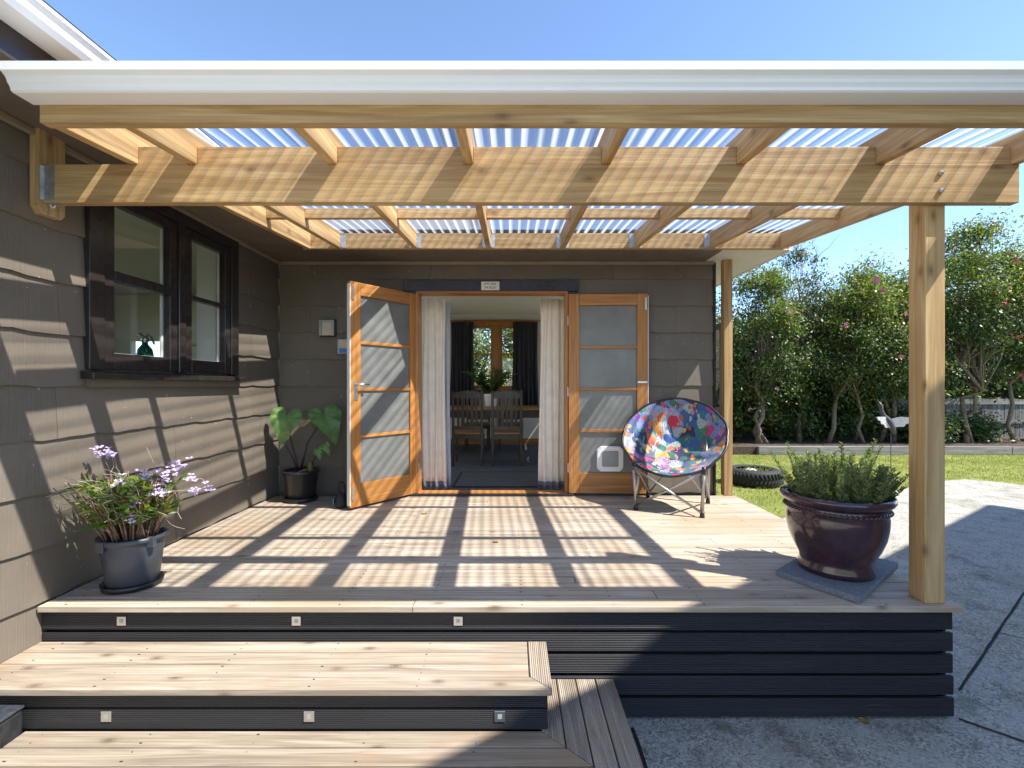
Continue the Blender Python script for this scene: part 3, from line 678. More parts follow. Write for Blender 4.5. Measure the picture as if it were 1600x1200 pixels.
# lower tread: mitred rings
for k in range(4):
    xi, yi = .122 + .0952 * k, 2.0 - .0952 * k
    a = .0905
    obj('tread_board', MB().prism([(-2.04, yi - a), (xi + a, yi - a), (xi + .001, yi - .0015), (-2.04, yi - .0015)], S2 - .028, S2 + rz_.uniform(-.0006, .0006)), step_x, steps, bevel=.003)
    obj('tread_board', MB().prism([(xi + .0035, yi + .001), (xi + a + .002, yi - a + .002), (xi + a + .002, 2.354), (xi + .0035, 2.354)], S2 - .028, S2 + rz_.uniform(-.0006, .0006)), deck_y, steps, bevel=.003)
obj('lower_frame', MB().box(-2.03, .47, 1.66, 2.35, GZ, S2 - .0285), black_flat, steps)
nails(steps, -2.2, .05, [1.982 + .0952 * q for q in range(4)], S1 + .0004)
nails(steps, -1.95, .1, [1.9095 - .0952 * q for q in range(4)], S2 + .0004)
blk = thing('timber_block', 'low black painted timber block against the wall beside the lower step', 'block', (-2.18, 1.6, GZ))
obj('block_body', MB().box(-2.325, -2.045, .9, 1.998, GZ, -.268), plain('black_worn_paint', (.02, .021, .024), .6, var=.5, nscale=25, bmp=.4), blk, bevel=.012)
obj('block_cap', MB().box(-2.328, -2.040, .9, 2.0, -.2675, -.255), plain('black_worn_top', (.035, .04, .05), .5, var=.6, nscale=40, bmp=.4), blk, bevel=.005)

# ============================================================ PERGOLA
perg = thing('pergola', 'new pine pergola with clear corrugated roof and white front gutter', 'pergola', (2.10, 2.415, 0))
def zb(yv): return 2.16 + .08 * (yv - 2.32)        # underside of the rafters
def zt(yv): return zb(yv) + .14
b_ = obj('beam', MB().box(-2.283, 2.47, 2.32, 2.365, 1.972, 2.159), pine_x, perg, bevel=.003)
for z in (2.03, 2.115): obj('bolt', MB().lathe([(.0, -.012), (.010, -.010), (.013, -.003), (.013, 0)], 14), steel, b_, world=False)
for o, z in zip([c for c in b_.children], (2.03, 2.115)):
    o.location = Vector((2.085, 2.3195, z)) - perg.location; o.rotation_euler.x = R(-90)
obj('post', MB().box(2.05, 2.15, 2.366, 2.466, 0.0, 2.155), pine_z, perg, bevel=.004)
obj('wall_plate', MB().prism([(2.30, 1.95), (2.325, 1.92), (2.42, 1.92), (2.44, 1.945), (2.44, 2.365), (2.42, 2.39), (2.325, 2.39), (2.30, 2.36)], WX + .001, WX + .045, 'x'), pine_z, perg, bevel=.003)
hg = obj('joist_hanger', MB().box(-2.2845, -2.282, 2.305, 2.3185, 1.985, 2.15).box(-2.282, -2.225, 2.3165, 2.3192, 1.985, 2.15).box(-2.282, -2.225, 2.3195, 2.368, 1.9675, 1.9705).box(-2.2845, -2.282, 2.367, 2.40, 1.985, 2.15), galv, perg)
m = MB()
for z in (2.01, 2.05, 2.09, 2.125):
    m.tube([(-2.262, 2.3163, z), (-2.262, 2.3145, z)], .005, 8)
obj('hanger_nails', m, steel, hg)
m = MB()
for (yy, zz_) in ((2.33, 2.33), (2.40, 2.345), (2.34, 1.945), (2.41, 1.955)): m.tube([(WX + .0455, yy, zz_), (WX + .048, yy, zz_)], .006, 8)
obj('plate_screws', m, steel, perg)
RX = [-1.866, -1.58, -.897, -.234, .436, 1.093, 1.773, 2.43]
def slanted(x0, x1, ya, yb, lo, hi):
    return MB().add([(x0, ya, lo(ya)), (x1, ya, lo(ya)), (x1, yb, lo(yb)), (x0, yb, lo(yb)), (x0, ya, hi(ya)), (x1, ya, hi(ya)), (x1, yb, hi(yb)), (x0, yb, hi(yb))],
                    [(0,3,2,1),(4,5,6,7),(0,1,5,4),(1,2,6,5),(2,3,7,6),(3,0,4,7)])
LY = 4.312
for j, xx in enumerate(RX):
    obj('rafter', slanted(xx, xx + .045, 1.907, LY - .0005, zb, zt), pine_y, perg, bevel=.003)
    if 0 < j < 7:
        obj('joist_hanger', MB().box(xx + .046, xx + .048, LY - .05, LY - .001, 2.33, 2.45).box(xx + .048, xx + .078, LY - .003, LY - .001, 2.33, 2.45).box(xx - .003, xx - .001, LY - .05, LY - .001, 2.33, 2.45).box(xx - .033, xx - .003, LY - .003, LY - .001, 2.33, 2.45), galv, perg)
obj('ledger', MB().box(-1.90, 2.475, LY, LY + .045, 2.322, 2.462), pine_x, perg, bevel=.003)
obj('front_fascia', MB().box(-1.845, 2.62, 1.861, 1.906, 2.108, 2.245), pine_x, perg, bevel=.003)
for a, b in zip(RX[:-1], RX[1:]):
    obj('blocking', MB().box(a + .046, b - .001, 2.322, 2.366, 2.1595, 2.245), pine_x, perg, bevel=.002)
    for yy in (2.69, 3.53):
        obj('purlin', MB().box(a + .046, b - .001, yy, yy + .045, zt(yy) - .072, zt(yy) - .001), pine_x, perg, bevel=.002)
# corrugated clear sheets
PITCH = .076; xs0 = -1.875; nper = 11; seg = 12
nsh = 6
for sidx in range(nsh):
    a = xs0 + sidx * (nper - 1) * PITCH; npr = nper if sidx < nsh - 1 else 8
    n = npr * seg; ys = [1.80, 2.4, 3.0, 3.7, 4.36]; V = []
    for yv in ys:
        for q in range(n + 1):
            xq = a + q * PITCH / seg
            V.append((xq, yv, zt(yv) + .0105 + .0085 * math.cos(2 * math.pi * (xq - xs0) / PITCH) + .0012 * (sidx % 2)))
    Fq = [(r * (n+1) + q, r * (n+1) + q + 1, (r+1) * (n+1) + q + 1, (r+1) * (n+1) + q) for r in range(len(ys) - 1) for q in range(n)]
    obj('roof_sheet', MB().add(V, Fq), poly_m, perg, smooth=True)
m = MB()
xq = xs0 + PITCH / 2
obj('foam_strip', MB().box(-1.87, 2.50, LY + .01, LY + .035, 2.4625, zt(LY) + .004), black_plastic, perg)
# gutter: real hollow profile
go = [(1.860, 2.262), (1.860, 2.176), (1.782, 2.176), (1.774, 2.180), (1.772, 2.190), (1.768, 2.196), (1.762, 2.203), (1.758, 2.214), (1.752, 2.222), (1.742, 2.228), (1.735, 2.232), (1.733, 2.262)]
gi = [(1.739, 2.262), (1.741, 2.237), (1.757, 2.229), (1.764, 2.217), (1.775, 2.200), (1.780, 2.184), (1.854, 2.182), (1.854, 2.262)]
obj('gutter', MB().prism(go + gi, -1.862, 3.2, 'x'), gutter_white, perg)
obj('gutter_end', MB().prism(go, -1.866, -1.8625, 'x'), gutter_white, perg)

# ============================================================ unseen building added to cast the shade on the paving (behind and right of the camera)
nb = thing('shade_house', 'pale weatherboard two storey house out of view, added to shade the paving', 'house', (6.3, 2.6, GZ))
A, B = Vector((2.6, .2, 0)), Vector((9.98, 5.15, 0)); dn = (B - A).normalized(); nn = Vector((dn.y, -dn.x, 0))
def nbox(a0, a1, d0, d1, z0, z1):
    P = [A + dn * a + nn * d for a, d in ((a0, d0), (a1, d0), (a1, d1), (a0, d1))]
    return MB().add([(p.x, p.y, z0) for p in P] + [(p.x, p.y, z1) for p in P], [(0,1,2,3),(7,6,5,4),(0,4,5,1),(1,5,6,2),(2,6,7,3),(3,7,4,0)])
LN = (B - A).length; HT = GZ + 5.0
wbd = plain('cream_weatherboard', (.55, .53, .47), .6, var=.06)
nw = obj('wall', nbox(.3, LN - .3, .45, 6, GZ, HT - .12), wbd, nb)
for r in range(31): obj('weatherboard', nbox(.29, LN - .29, .425 + .001 * (r % 2), .449, GZ + .05 + r * .15, GZ + .05 + r * .15 + .148), wbd, nw)
obj('eave', nbox(0, LN, 0, 6.4, HT - .1, HT), white_paint, nb)
rp = [A + dn * a + nn * d for a, d in ((0, 0), (LN, 0), (LN, 3.2), (0, 3.2), (LN, 6.4), (0, 6.4))]
hz = [HT + .003, HT + .003, HT + .35, HT + .35, HT + .003, HT + .003]
obj('roof', MB().add([(p.x, p.y, z) for p, z in zip(rp, hz)], [(0, 1, 2, 3), (3, 2, 4, 5)]), roof_dark, nb)
for a in (1.2, 3.6, 6.2):
    wn = obj('window', nbox(a, a + 1.2, .395, .424, GZ + 1.0, GZ + 2.2), white_paint, nb); obj('pane', nbox(a + .06, a + 1.14, .385, .394, GZ + 1.06, GZ + 2.14), glass, wn)

# ============================================================ INTERIOR THINGS
def curtain(name, lab, x0, x1, yc, z0, z1, mat, folds, amp, group=None, flare=0.0, band=None):
    t = thing(name, lab, 'curtain', ((x0 + x1) / 2, yc, z0), group=group)
    def fn(u, v):
        z = z1 + (z0 - z1) * v; s = 1 + flare * v
        xm = (x0 + x1) / 2; xx = xm + (x0 + (x1 - x0) * u - xm) * s
        return (xx + .008 * math.sin(v * 5 + u * 9), yc + amp * (0.55 + .45 * v) * math.sin(u * folds * 2 * math.pi + .6 * math.sin(v * 3)) + .01 * math.sin(u * 17), z)
    obj('cloth', MB().grid(fn, folds * 12, 14), mat, t, smooth=True, solid=.004)
    if band:
        def fb(u, v):
            p = fn(u, 1 - .035 + .033 * v); return (p[0], p[1] - .004, p[2])
        obj('hem_band', MB().grid(fb, folds * 12, 2), band, t, smooth=True, solid=.004)
    return t
cream_cloth = plain('cream_cloth', (.82, .76, .67), .9, var=.06, nscale=12, bmp=.1)
navy_cloth = plain('charcoal_cloth', (.040, .040, .056), .9, var=.15, nscale=40, bmp=.2)
hem = plain('grey_hem', (.16, .17, .20), .9)
cA = curtain('door_curtain', 'cream full length curtain beside the outswung door', -.965, -.70, 5.0, .01, 1.99, cream_cloth, 4, .022, 'cream curtains at the doorway', .06, hem)
cB = curtain('door_curtain', 'cream full length curtain beside the cat flap door', .30, .56, 5.0, .01, 1.99, cream_cloth, 4, .022, 'cream curtains at the doorway', .14, hem)
lin = curtain('curtain_lining', 'pale lilac grey lining hanging behind the left cream curtain', -.80, -.66, 5.10, .02, 1.97, plain('lilac_lining', (.50, .50, .56), .9), 2, .02)
curtain('window_curtain', 'charcoal curtain on the lilac lining side of the dining window', -1.13, -.72, 8.86, .70, 2.27, navy_cloth, 6, .03, 'charcoal dining window curtains', .08)
curtain('window_curtain', 'charcoal curtain half covering the dining window on the stool side', .02, .47, 8.86, .70, 2.27, navy_cloth, 6, .03, 'charcoal dining window curtains', .08)
cr = thing('curtain_rod', 'thin timber curtain rod above the dining window', 'rod', (-.3, 8.88, 2.29))
obj('rod', MB().tube([(-1.2, 8.88, 2.29), (.62, 8.88, 2.29)], .014), cedar_x, cr, smooth=True)
for xx in (-1.215, .635): obj('finial', MB().lathe([(.0, -.02), (.02, -.01), (.022, .0), (.02, .01), (0, .02)], 12), cedar_x, cr, world=False, smooth=True).location = (xx + .3, 0, 0)
for xx in (-1.0, .42): obj('bracket', MB().box(xx - .01, xx + .01, 8.88, 8.995, 2.28, 2.30), cedar_x, cr)
tb = thing('dining_table', 'long wooden dining table with pale top', 'table', (-.30, 7.5, -.018))
obj('table_top', MB().box(-1.45, .85, 7.10, 7.98, .715, .755), table_wood, tb, bevel=.005)
obj('apron', MB().box(-1.35, .75, 7.17, 7.19, .60, .714).box(-1.35, .75, 7.89, 7.91, .60, .714), dark_wood, tb)
for xx in (-1.36, .70):
    for yy in (7.16, 7.86): obj('leg', MB().box(xx, xx + .065, yy, yy + .065, -.018, .7145), dark_wood, tb, bevel=.006)
ch = thing('dining_chair', 'dark slat back dining chair nearer the lilac curtain lining', 'chair', (-.608, 6.72, -.018), 0, 'dining chairs around the table')
for sx in (-1, 1):
    obj('back_post', MB().prism([(-.22, 0), (-.185, 0), (-.185, .45), (-.215, 1.03), (-.245, 1.03), (-.22, .45)], sx * .195 - .017, sx * .195 + .017, 'x'), dark_wood, ch, world=False, bevel=.004)
    obj('leg', MB().box(sx * .19 - .017, sx * .19 + .017, .17, .205, 0, .43), dark_wood, ch, world=False, bevel=.004)
    obj('stretcher', MB().box(sx * .19 - .008, sx * .19 + .008, -.185, .17, .2, .225), dark_wood, ch, world=False)
def arch(u): return .035 * math.cos((u - .5) * math.pi)
top = MB().grid(lambda u, v: (-.178 + .356 * u, -.236 + .001 * v, .93 + (.07 + arch(u)) * v), 10, 1); obj('top_rail', top, dark_wood, ch, world=False, solid=.022)
obj('lower_rail', MB().box(-.178, .178, -.222, -.20, .50, .55), dark_wood, ch, world=False)
for q in range(5):
    xx = -.125 + q * .0625; ww = .024 if q in (1, 3) else .015
    obj('slat', MB().prism([(-.213, .55), (-.203, .55), (-.231, .935), (-.241, .935)], xx - ww, xx + ww, 'x'), dark_wood, ch, world=False)
obj('seat', MB().box(-.215, .215, -.20, .215, .43, .462), table_wood, ch, world=False, bevel=.008)
obj('seat_apron', MB().box(-.19, .19, .19, .205, .37, .429).box(-.19, .19, -.205, -.19, .37, .429), dark_wood, ch, world=False)
for (xx, yy, rz, lab) in ((-.07, 6.72, 0, 'dark slat back dining chair next to the one beside the lilac lining'),
                          (-.60, 8.30, math.pi, 'dining chair on the window side opposite the one beside the lilac lining'),
                          (-.02, 8.30, math.pi, 'dining chair on the window side of the table near the drawn curtain'),
                          (-1.42, 7.45, -math.pi / 2, 'dining chair at the table end behind the lilac lining')):
    c = copy_tree(ch); c.location = (xx, yy, -.018); c.rotation_euler.z = rz; c['label'] = lab
st = thing('stool', 'small dark wooden stool at the table end by the right cream curtain', 'stool', (.72, 6.95, -.018))
obj('seat', MB().box(.56, .88, 6.81, 7.09, .42, .455), table_wood, st, bevel=.006)
for xx in (.58, .82):
    for yy in (6.83, 7.03): obj('leg', MB().box(xx, xx + .035, yy, yy + .035, -.018, .4195), dark_wood, st)
for xx in (.592, .832): obj('stretcher', MB().box(xx, xx + .012, 6.865, 7.03, .15, .175), dark_wood, st)
rg = thing('door_mat', 'grey mat with a dark border inside the doorway', 'mat', (-.12, 5.55, -.018))
obj('pile', MB().box(-.62, .52, 5.18, 6.02, -.0178, -.008), rug_m, rg); obj('border', MB().box(-.65, .55, 5.15, 5.179, -.0178, -.007).box(-.65, .55, 6.021, 6.05, -.0178, -.007).box(-.65, -.621, 5.179, 6.021, -.0178, -.007).box(.521, .55, 5.179, 6.021, -.0178, -.007), rug_edge, rg)

def leafquads(P, T, Nn, L, W, droop=0.15):
    """one bent leaf of 2 quads per point: P base, T direction, Nn normal; arrays (n,3); L,W arrays"""
    Bn = np.cross(T, Nn); Bn /= np.linalg.norm(Bn, axis=1, keepdims=True) + 1e-9
    L = L[:, None]; W = W[:, None]
    v0 = P; v1 = P + T * L * .45 + Bn * W * .5 - Nn * W * .12; v2 = P + T * L - Nn * L * droop; v3 = P + T * L * .45 - Bn * W * .5 - Nn * W * .12
    V = np.stack([v0, v1, v2, v3], 1).reshape(-1, 3); Fq = np.arange(len(V)).reshape(-1, 4)
    return V, Fq
def rand_dirs(n, up=0.0):
    v = rng.normal(size=(n, 3)); v[:, 2] += up; return v / (np.linalg.norm(v, axis=1, keepdims=True) + 1e-9)

pp = thing('potted_palm', 'leafy green houseplant in white pot on the dining table', 'plant', (-.33, 7.4, .755))
obj('pot', MB().lathe([(.075, 0), (.085, .02), (.105, .17), (.112, .20), (.10, .20), (.095, .17), (.0, .165)], 28), white_paint, pp, world=False, smooth=True)
P = []; T = []; 
for q in range(34):
    az = rng.uniform(0, 2 * math.pi); le = rng.uniform(.30, .52); sp = rng.uniform(.25, .9)
    for s in np.linspace(.15, 1, 16):
        r = le * sp * s; z = .19 + le * s * (1.1 - .55 * s * sp)
        c = np.array([math.cos(az) * r, math.sin(az) * r, z]); side = np.array([-math.sin(az), math.cos(az), 0])
        for sg_ in (-1, 1): P.append(c); T.append(side * sg_ * .8 + np.array([math.cos(az), math.sin(az), .15]) * .6)
P = np.array(P); T = np.array(T); T /= np.linalg.norm(T, axis=1, keepdims=True)
V, Fq = leafquads(P, T, rand_dirs(len(P), 2.0), rng.uniform(.07, .13, len(P)), np.full(len(P), .022)); npobj('fronds', V, Fq, leaf_palm, pp)

# ============================================================ THINGS ON THE DECK
# --- moon chair
mc = thing('moon_chair', 'round padded folding moon chair with bright tropical print on the deck', 'chair', (1.44, 4.27, .001), R(-27))
def fabric():
    m, t, bs = newmat('tropical_print')
    tc = N(t, 'TexCoord'); vec = tc.outputs['Object']
    nz = N(t, 'TexNoise'); nz.inputs['Scale'].default_value = 7; t.links.new(vec, nz.inputs['Vector'])
    wv = N(t, 'Mix', data_type='RGBA'); wv.inputs[0].default_value = .09; t.links.new(vec, wv.inputs[6]); t.links.new(nz.outputs['Color'], wv.inputs[7])
    def vor(scale, stretch):
        mp = N(t, 'Mapping'); mp.inputs['Scale'].default_value = stretch; t.links.new(wv.outputs[2], mp.inputs['Vector'])
        vo = N(t, 'TexVoronoi'); vo.inputs['Scale'].default_value = scale; t.links.new(mp.outputs[0], vo.inputs['Vector'])
        sp = N(t, 'SeparateColor'); t.links.new(vo.outputs['Color'], sp.inputs[0]); return vo.outputs['Distance'], sp.outputs[0], sp.outputs[1]
    d1, r1, q1 = vor(7, (1, 1, 1.2)); d2, r2, q2 = vor(11, (1.0, 1.6, .8)); d3, r3, q3 = vor(15, (1.8, .8, 1.2))
    def pal(src, cols):
        r = N(t, 'ValToRGB'); r.color_ramp.interpolation = 'CONSTANT'; e = r.color_ramp.elements
        while len(e) < len(cols): e.new(.5)
        for i_, (el, c) in enumerate(zip(e, cols)): el.position = i_ / len(cols); el.color = (*c, 1)
        t.links.new(src, r.inputs[0]); return r.outputs[0]
    base = pal(r1, [(.015, .02, .07), (.03, .12, .28), (.20, .26, .50), (.02, .03, .10), (.36, .40, .56), (.03, .17, .20), (.40, .26, .40), (.02, .05, .16)])
    lay = pal(r2, [(.62, .02, .04), (.78, .26, .03), (.72, .16, .02), (.02, .17, .09), (.66, .03, .20), (.36, .48, .42), (.03, .20, .26), (.80, .34, .03), (.22, .07, .36), (.05, .24, .07), (.02, .07, .30)])
    lay3 = pal(r3, [(.72, .05, .06), (.10, .32, .22), (.80, .30, .04), (.70, .20, .36), (.80, .42, .06), (.48, .56, .58), (.04, .18, .10), (.66, .10, .03)])
    m1 = ramp(t, d2, [(.47, (1, 1, 1)), (.52, (0, 0, 0))]); on1 = math_(t, 'MULTIPLY', m1, math_(t, 'GREATER_THAN', q2, .12))
    c = mixc(t, on1, base, lay)
    m2 = ramp(t, d3, [(.38, (1, 1, 1)), (.43, (0, 0, 0))]); on2 = math_(t, 'MULTIPLY', m2, math_(t, 'GREATER_THAN', q3, .38))
    c = mixc(t, on2, c, lay3)
    fine = N(t, 'TexWave'); fine.inputs['Scale'].default_value = 22; fine.inputs['Distortion'].default_value = 14; t.links.new(vec, fine.inputs['Vector'])
    c = mixc(t, math_(t, 'MULTIPLY', ramp(t, fine.outputs['Fac'], [(.55, (0, 0, 0)), (.7, (1, 1, 1))]), .5), c, (.015, .025, .06))
    t.links.new(c, bs.inputs['Base Color']); bs.inputs['Roughness'].default_value = .6; bs.inputs['Sheen Weight'].default_value = .2
    bump(t, bs, noise(t, vec, 14, 4), .5, .012)
    return m
fab = fabric()
RC = Vector((0, .03, .635)); tilt = R(47); RR = .445
rimn = Vector((0, -math.sin(tilt), math.cos(tilt))); ru = Vector((1, 0, 0)); rv = Vector((0, math.cos(tilt), math.sin(tilt)))
def bowl(a, r):      # a angle, r 0..1
    n_p = 10
    puff = .030 * abs(math.sin(a * n_p / 2)) * math.sin(min(1, max(0, (r - .25) / .75)) * math.pi) + .008 * math.sin(r * 9)
    d = -.23 * (1 - r ** 2.0) + puff
    if r > .93: d += .012 * math.sin((r - .93) / .07 * math.pi)
    wob = 1 + .022 * abs(math.sin(a * 5))
    p = RC + (ru * math.cos(a) + rv * math.sin(a) * .97) * RR * r * wob + rimn * d
    return (p.x, p.y, p.z)
obj('padded_seat', MB().grid(lambda u, v: bowl(u * 2 * math.pi, .02 + .98 * v), 80, 22, True), fab, mc, world=False, smooth=True)
def under(u, v):
    a = u * 2 * math.pi; p = Vector(bowl(a, .02 + .98 * v)); return p - rimn * (.035 * (1 - .6 * v ** 6))
obj('underside', MB().grid(under, 60, 14, True), plain('navy_backing', (.02, .022, .04), .8), mc, world=False, smooth=True)
obj('piping', MB().tube([Vector(bowl(2 * math.pi * k / 72, 1.0)) for k in range(73)], .011, 8, False), black_plastic, mc, world=False, smooth=True)
tube_m = plain('grey_steel_tube', (.42, .41, .40), .35, .85, var=.1)
FT = {}
for nm, (sx, sy) in {'fl': (-1, -1), 'fr': (1, -1), 'bl': (-1, 1), 'br': (1, 1)}.items():
    foot = Vector((sx * .27, sy * .265, .012)); ang = {'fl': R(222), 'fr': R(318), 'bl': R(140), 'br': R(40)}[nm]
    tp = Vector(bowl(ang, .99)) - rimn * .03
    tp = Vector((sx * .285, sy * (.285 if sy < 0 else .30), tp.z if sy < 0 else tp.z - .02))
    FT[nm] = (foot, tp)
    lg = obj('leg', MB().tube([foot, tp], .014, 10), tube_m, mc, world=False, smooth=True)
    obj('foot_cap', MB().tube([foot + Vector((0, 0, -.012)), foot + Vector((0, 0, .04))], [.021, .016], 12), black_plastic, mc, world=False, smooth=True)
    obj('joint', MB().tube([tp - Vector((0, 0, .05)), tp + Vector((0, 0, .01))], .017, 10), black_plastic, mc, world=False, smooth=True)
for a, b in (('fl', 'fr'), ('fr', 'br'), ('br', 'bl'), ('bl', 'fl')):
    for p, q in ((a, b), (b, a)):
        s = FT[p][0] + Vector((0, 0, .03)); e = FT[q][1] - Vector((0, 0, .03))
        off = Vector((.008, .008, 0)) * (1 if p < q else -1)
        obj('cross_brace', MB().tube([s + off, e + off], .0105, 8), tube_m, mc, world=False, smooth=True)

# --- purple glazed pot with rosemary
pv = thing('paver', 'blue grey square edged paver lying under the purple pot', 'paver', (1.892, 2.765, .001))
lf, fr_, rt = Vector((1.498, 2.71)), Vector((1.716, 2.352)), Vector((2.285, 2.82)); bk = lf + rt - fr_
obj('slab', MB().prism([tuple(fr_), tuple(rt), tuple(bk), tuple(lf)], .0012, .034), slab_m, pv, bevel=.004)
def glaze():
    m, t, bs = newmat('aubergine_glaze'); vec = mapping(t, (1, 1, 1), False)
    n = noise(t, vec, 6, 6, .65); st = noise(t, mapping(t, (30, 30, 2), False), 1.0, 3)
    c = ramp(t, n, [(.3, (.016, .008, .015)), (.55, (.034, .014, .024)), (.78, (.085, .032, .036))])
    c = mixc(t, math_(t, 'MULTIPLY', st, .3), c, (.10, .045, .055))
    t.links.new(c, bs.inputs['Base Color']); bs.inputs['Roughness'].default_value = .16; bs.inputs['Coat Weight'].default_value = .6; bs.inputs['Coat Roughness'].default_value = .08
    bump(t, bs, n, .12, .01); return m
gp = thing('glazed_pot', 'large glossy aubergine glazed pot with rope band standing on the paver', 'pot', (1.845, 2.72, .0345))
prof = [(.19, 0), (.215, .004), (.218, .03), (.205, .055), (.212, .085), (.245, .14), (.272, .20), (.285, .26), (.288, .31), (.283, .335), (.290, .345), (.290, .358), (.283, .366), (.290, .376), (.312, .392), (.322, .408), (.320, .424), (.305, .432), (.288, .428), (.278, .40), (.270, .36)]
prof = [(r * .865, z * 1.02) for r, z in prof]
obj('pot_body', MB().lathe(prof, 64), glaze(), gp, world=False, smooth=True)
rope = MB()
for k in range(64):
    a = 2 * math.pi * k / 64; b = a + .11
    rope.tube([(.250 * math.cos(a), .250 * math.sin(a), .350), (.257 * math.cos((a+b)/2), .257 * math.sin((a+b)/2), .359), (.250 * math.cos(b), .250 * math.sin(b), .368)], [.004, .0075, .004], 6)
obj('rope_band', rope, bpy.data.materials['aubergine_glaze'], gp, world=False, smooth=True)
obj('soil', MB().lathe([(.236, .385), (.15, .392), (.02, .395)], 32), soil, gp, world=False, smooth=True)
rm = thing('rosemary_bush', 'bushy green rosemary growing in the aubergine pot', 'shrub', (1.865, 2.73, .405))
P = []; T = []; Ls = []; stems = MB()
for q in range(185):
    r0 = .205 * math.sqrt(rng.uniform()); a0 = rng.uniform(0, 2 * math.pi); lean = rng.uniform(.05, .75) * (r0 / .205) + .05; az = a0 + rng.normal() * .5
    le = rng.uniform(.13, .33) * (1.1 - .35 * r0 / .205) * (1.25 if rng.uniform() < .15 else 1)
    b0 = np.array([r0 * math.cos(a0), r0 * math.sin(a0), .0]); pts = []
    for s in np.linspace(0, 1, 30):
        c = b0 + np.array([math.cos(az), math.sin(az), 0]) * lean * le * s + np.array([0, 0, le * s * (1 - .25 * lean * s)])
        pts.append(c)
        if s > .12:
            for _ in range(4):
                aa = rng.uniform(0, 2 * math.pi); P.append(c); T.append([math.cos(aa), math.sin(aa), .9]); Ls.append(.030 * (1.15 - .55 * s))
    stems.tube([tuple(p) for p in pts[::6]] + [tuple(pts[-1])], .0022, 5)
P = np.array(P); T = np.array(T); T /= np.linalg.norm(T, axis=1, keepdims=True)
V, Fq = leafquads(P, T, rand_dirs(len(P), .8), np.array(Ls) * 1.15, np.full(len(P), .0078)); npobj('needles', V, Fq, leaf_rosemary, rm); obj('stems', stems, bark, rm, world=False)

# --- grey pot with orchid (left)
og = thing('plant_pot', 'blue grey plastic pot with black saucer by the side wall', 'pot', (-2.055, 2.585, .001))
obj('pot_body', MB().lathe([(.115, .012), (.122, .016), (.150, .235), (.151, .25), (.166, .252), (.166, .276), (.158, .278), (.150, .27), (.140, .25), (.01, .245)], 48, sx=.97, sy=.92), grey_plastic, og, world=False, smooth=False)
for p_ in og.children[0].data.polygons: p_.use_smooth = True
obj('saucer', MB().lathe([(.128, 0), (.140, .004), (.147, .03), (.141, .032), (.136, .012), (.01, .010)], 48, sx=.97, sy=.92), black_plastic, og, world=False, smooth=True)
obj('soil', MB().lathe([(.139, .252), (.07, .262), (.005, .264)], 24, sx=.97, sy=.92), soil, og, world=False)
for a in (-1.9, -.4): obj('rim_lug', MB().box(-.02, .02, -.012, .012, .225, .279), grey_plastic, og, world=False, bevel=.004).location = (.158 * math.cos(a), .152 * math.sin(a), 0)
orx = thing('flowering_orchid', 'cane orchid with lilac flower sprays in the blue grey pot', 'plant', (-2.055, 2.585, .255))
canes = MB(); P = []; T = []; L_ = []; W_ = []; tips = []
ro = random.Random(5)
for q in range(120):
    a0 = ro.uniform(0, 6.283); r0 = .115 * math.sqrt(ro.random()); az = a0 + ro.gauss(0, .5); lean = ro.uniform(.05, .65); le = ro.uniform(.16, .36)
    pts = []
    for s in np.linspace(0, 1, 7):
        pts.append((r0 * math.cos(a0) + math.cos(az) * lean * le * s ** 1.2, r0 * math.sin(a0) + math.sin(az) * lean * le * s ** 1.2, le * s))
    canes.tube(pts, [.004, .0045, .0045, .004, .0035, .003, .002], 6)
    if q % 5 != 4:
        for k in range(ro.randint(5, 10)):
            s = ro.uniform(.55, 1.0); i_ = min(6, int(s * 6)); aa = ro.uniform(0, 6.283)
            P.append(pts[i_]); T.append((math.cos(aa), math.sin(aa), ro.uniform(.1, 1.0))); L_.append(ro.uniform(.06, .125)); W_.append(ro.uniform(.016, .028))
    tips.append((pts[-1], az))
twigs = MB()
for q in range(60):
    a0 = ro.uniform(0, 6.283); z0 = ro.uniform(.1, .3); r0 = ro.uniform(.05, .2); p = Vector((r0 * math.cos(a0), r0 * math.sin(a0), z0)); pts = [p]
    d = Vector((math.cos(a0) * .5 + ro.gauss(0, .4), math.sin(a0) * .5 + ro.gauss(0, .4), ro.uniform(.2, 1.2))).normalized()
    for k in range(5):
        d = (d + Vector((ro.gauss(0, .35), ro.gauss(0, .35), ro.gauss(0, .35) - .08))).normalized(); p = p + d * .04; pts.append(p)
    twigs.tube(pts, .0013, 4)
obj('canes', canes, cane, orx, world=False, smooth=True); obj('dry_roots', twigs, plain('dry_root', (.42, .36, .27), .8), orx, world=False)
P = np.array(P, dtype=float); T = np.array(T, dtype=float); T /= np.linalg.norm(T, axis=1, keepdims=True)
V, Fq = leafquads(P, T, rand_dirs(len(P), 1.5), np.array(L_), np.array(W_), .25); npobj('leaves', V, Fq, leaf_orchid, orx)
def spray(c, n, sp):
    P = []; T = []
    for k in range(n):
        b = np.array(c) + np.array([ro.gauss(0, sp), ro.gauss(0, sp), ro.gauss(0, sp * .85)])
        for j in range(6):
            aa = j * 1.047 + k; P.append(b); T.append((math.cos(aa), math.sin(aa) * .8 - .3, .25 * math.sin(aa * 2)))
    P = np.array(P); T = np.array(T); T /= np.linalg.norm(T, axis=1, keepdims=True)
    V, Fq = leafquads(P, T, rand_dirs(len(P), .5), np.full(len(P), .019), np.full(len(P), .013)); return V, Fq
def opx(px, py, dy=0):       # pixel on the pot's own depth -> local coordinates
    Yv = 2.585 + dy; return ((px - 800) / F * Yv + 2.055, dy, 1.08 - (py - 603) / F * Yv - .256)
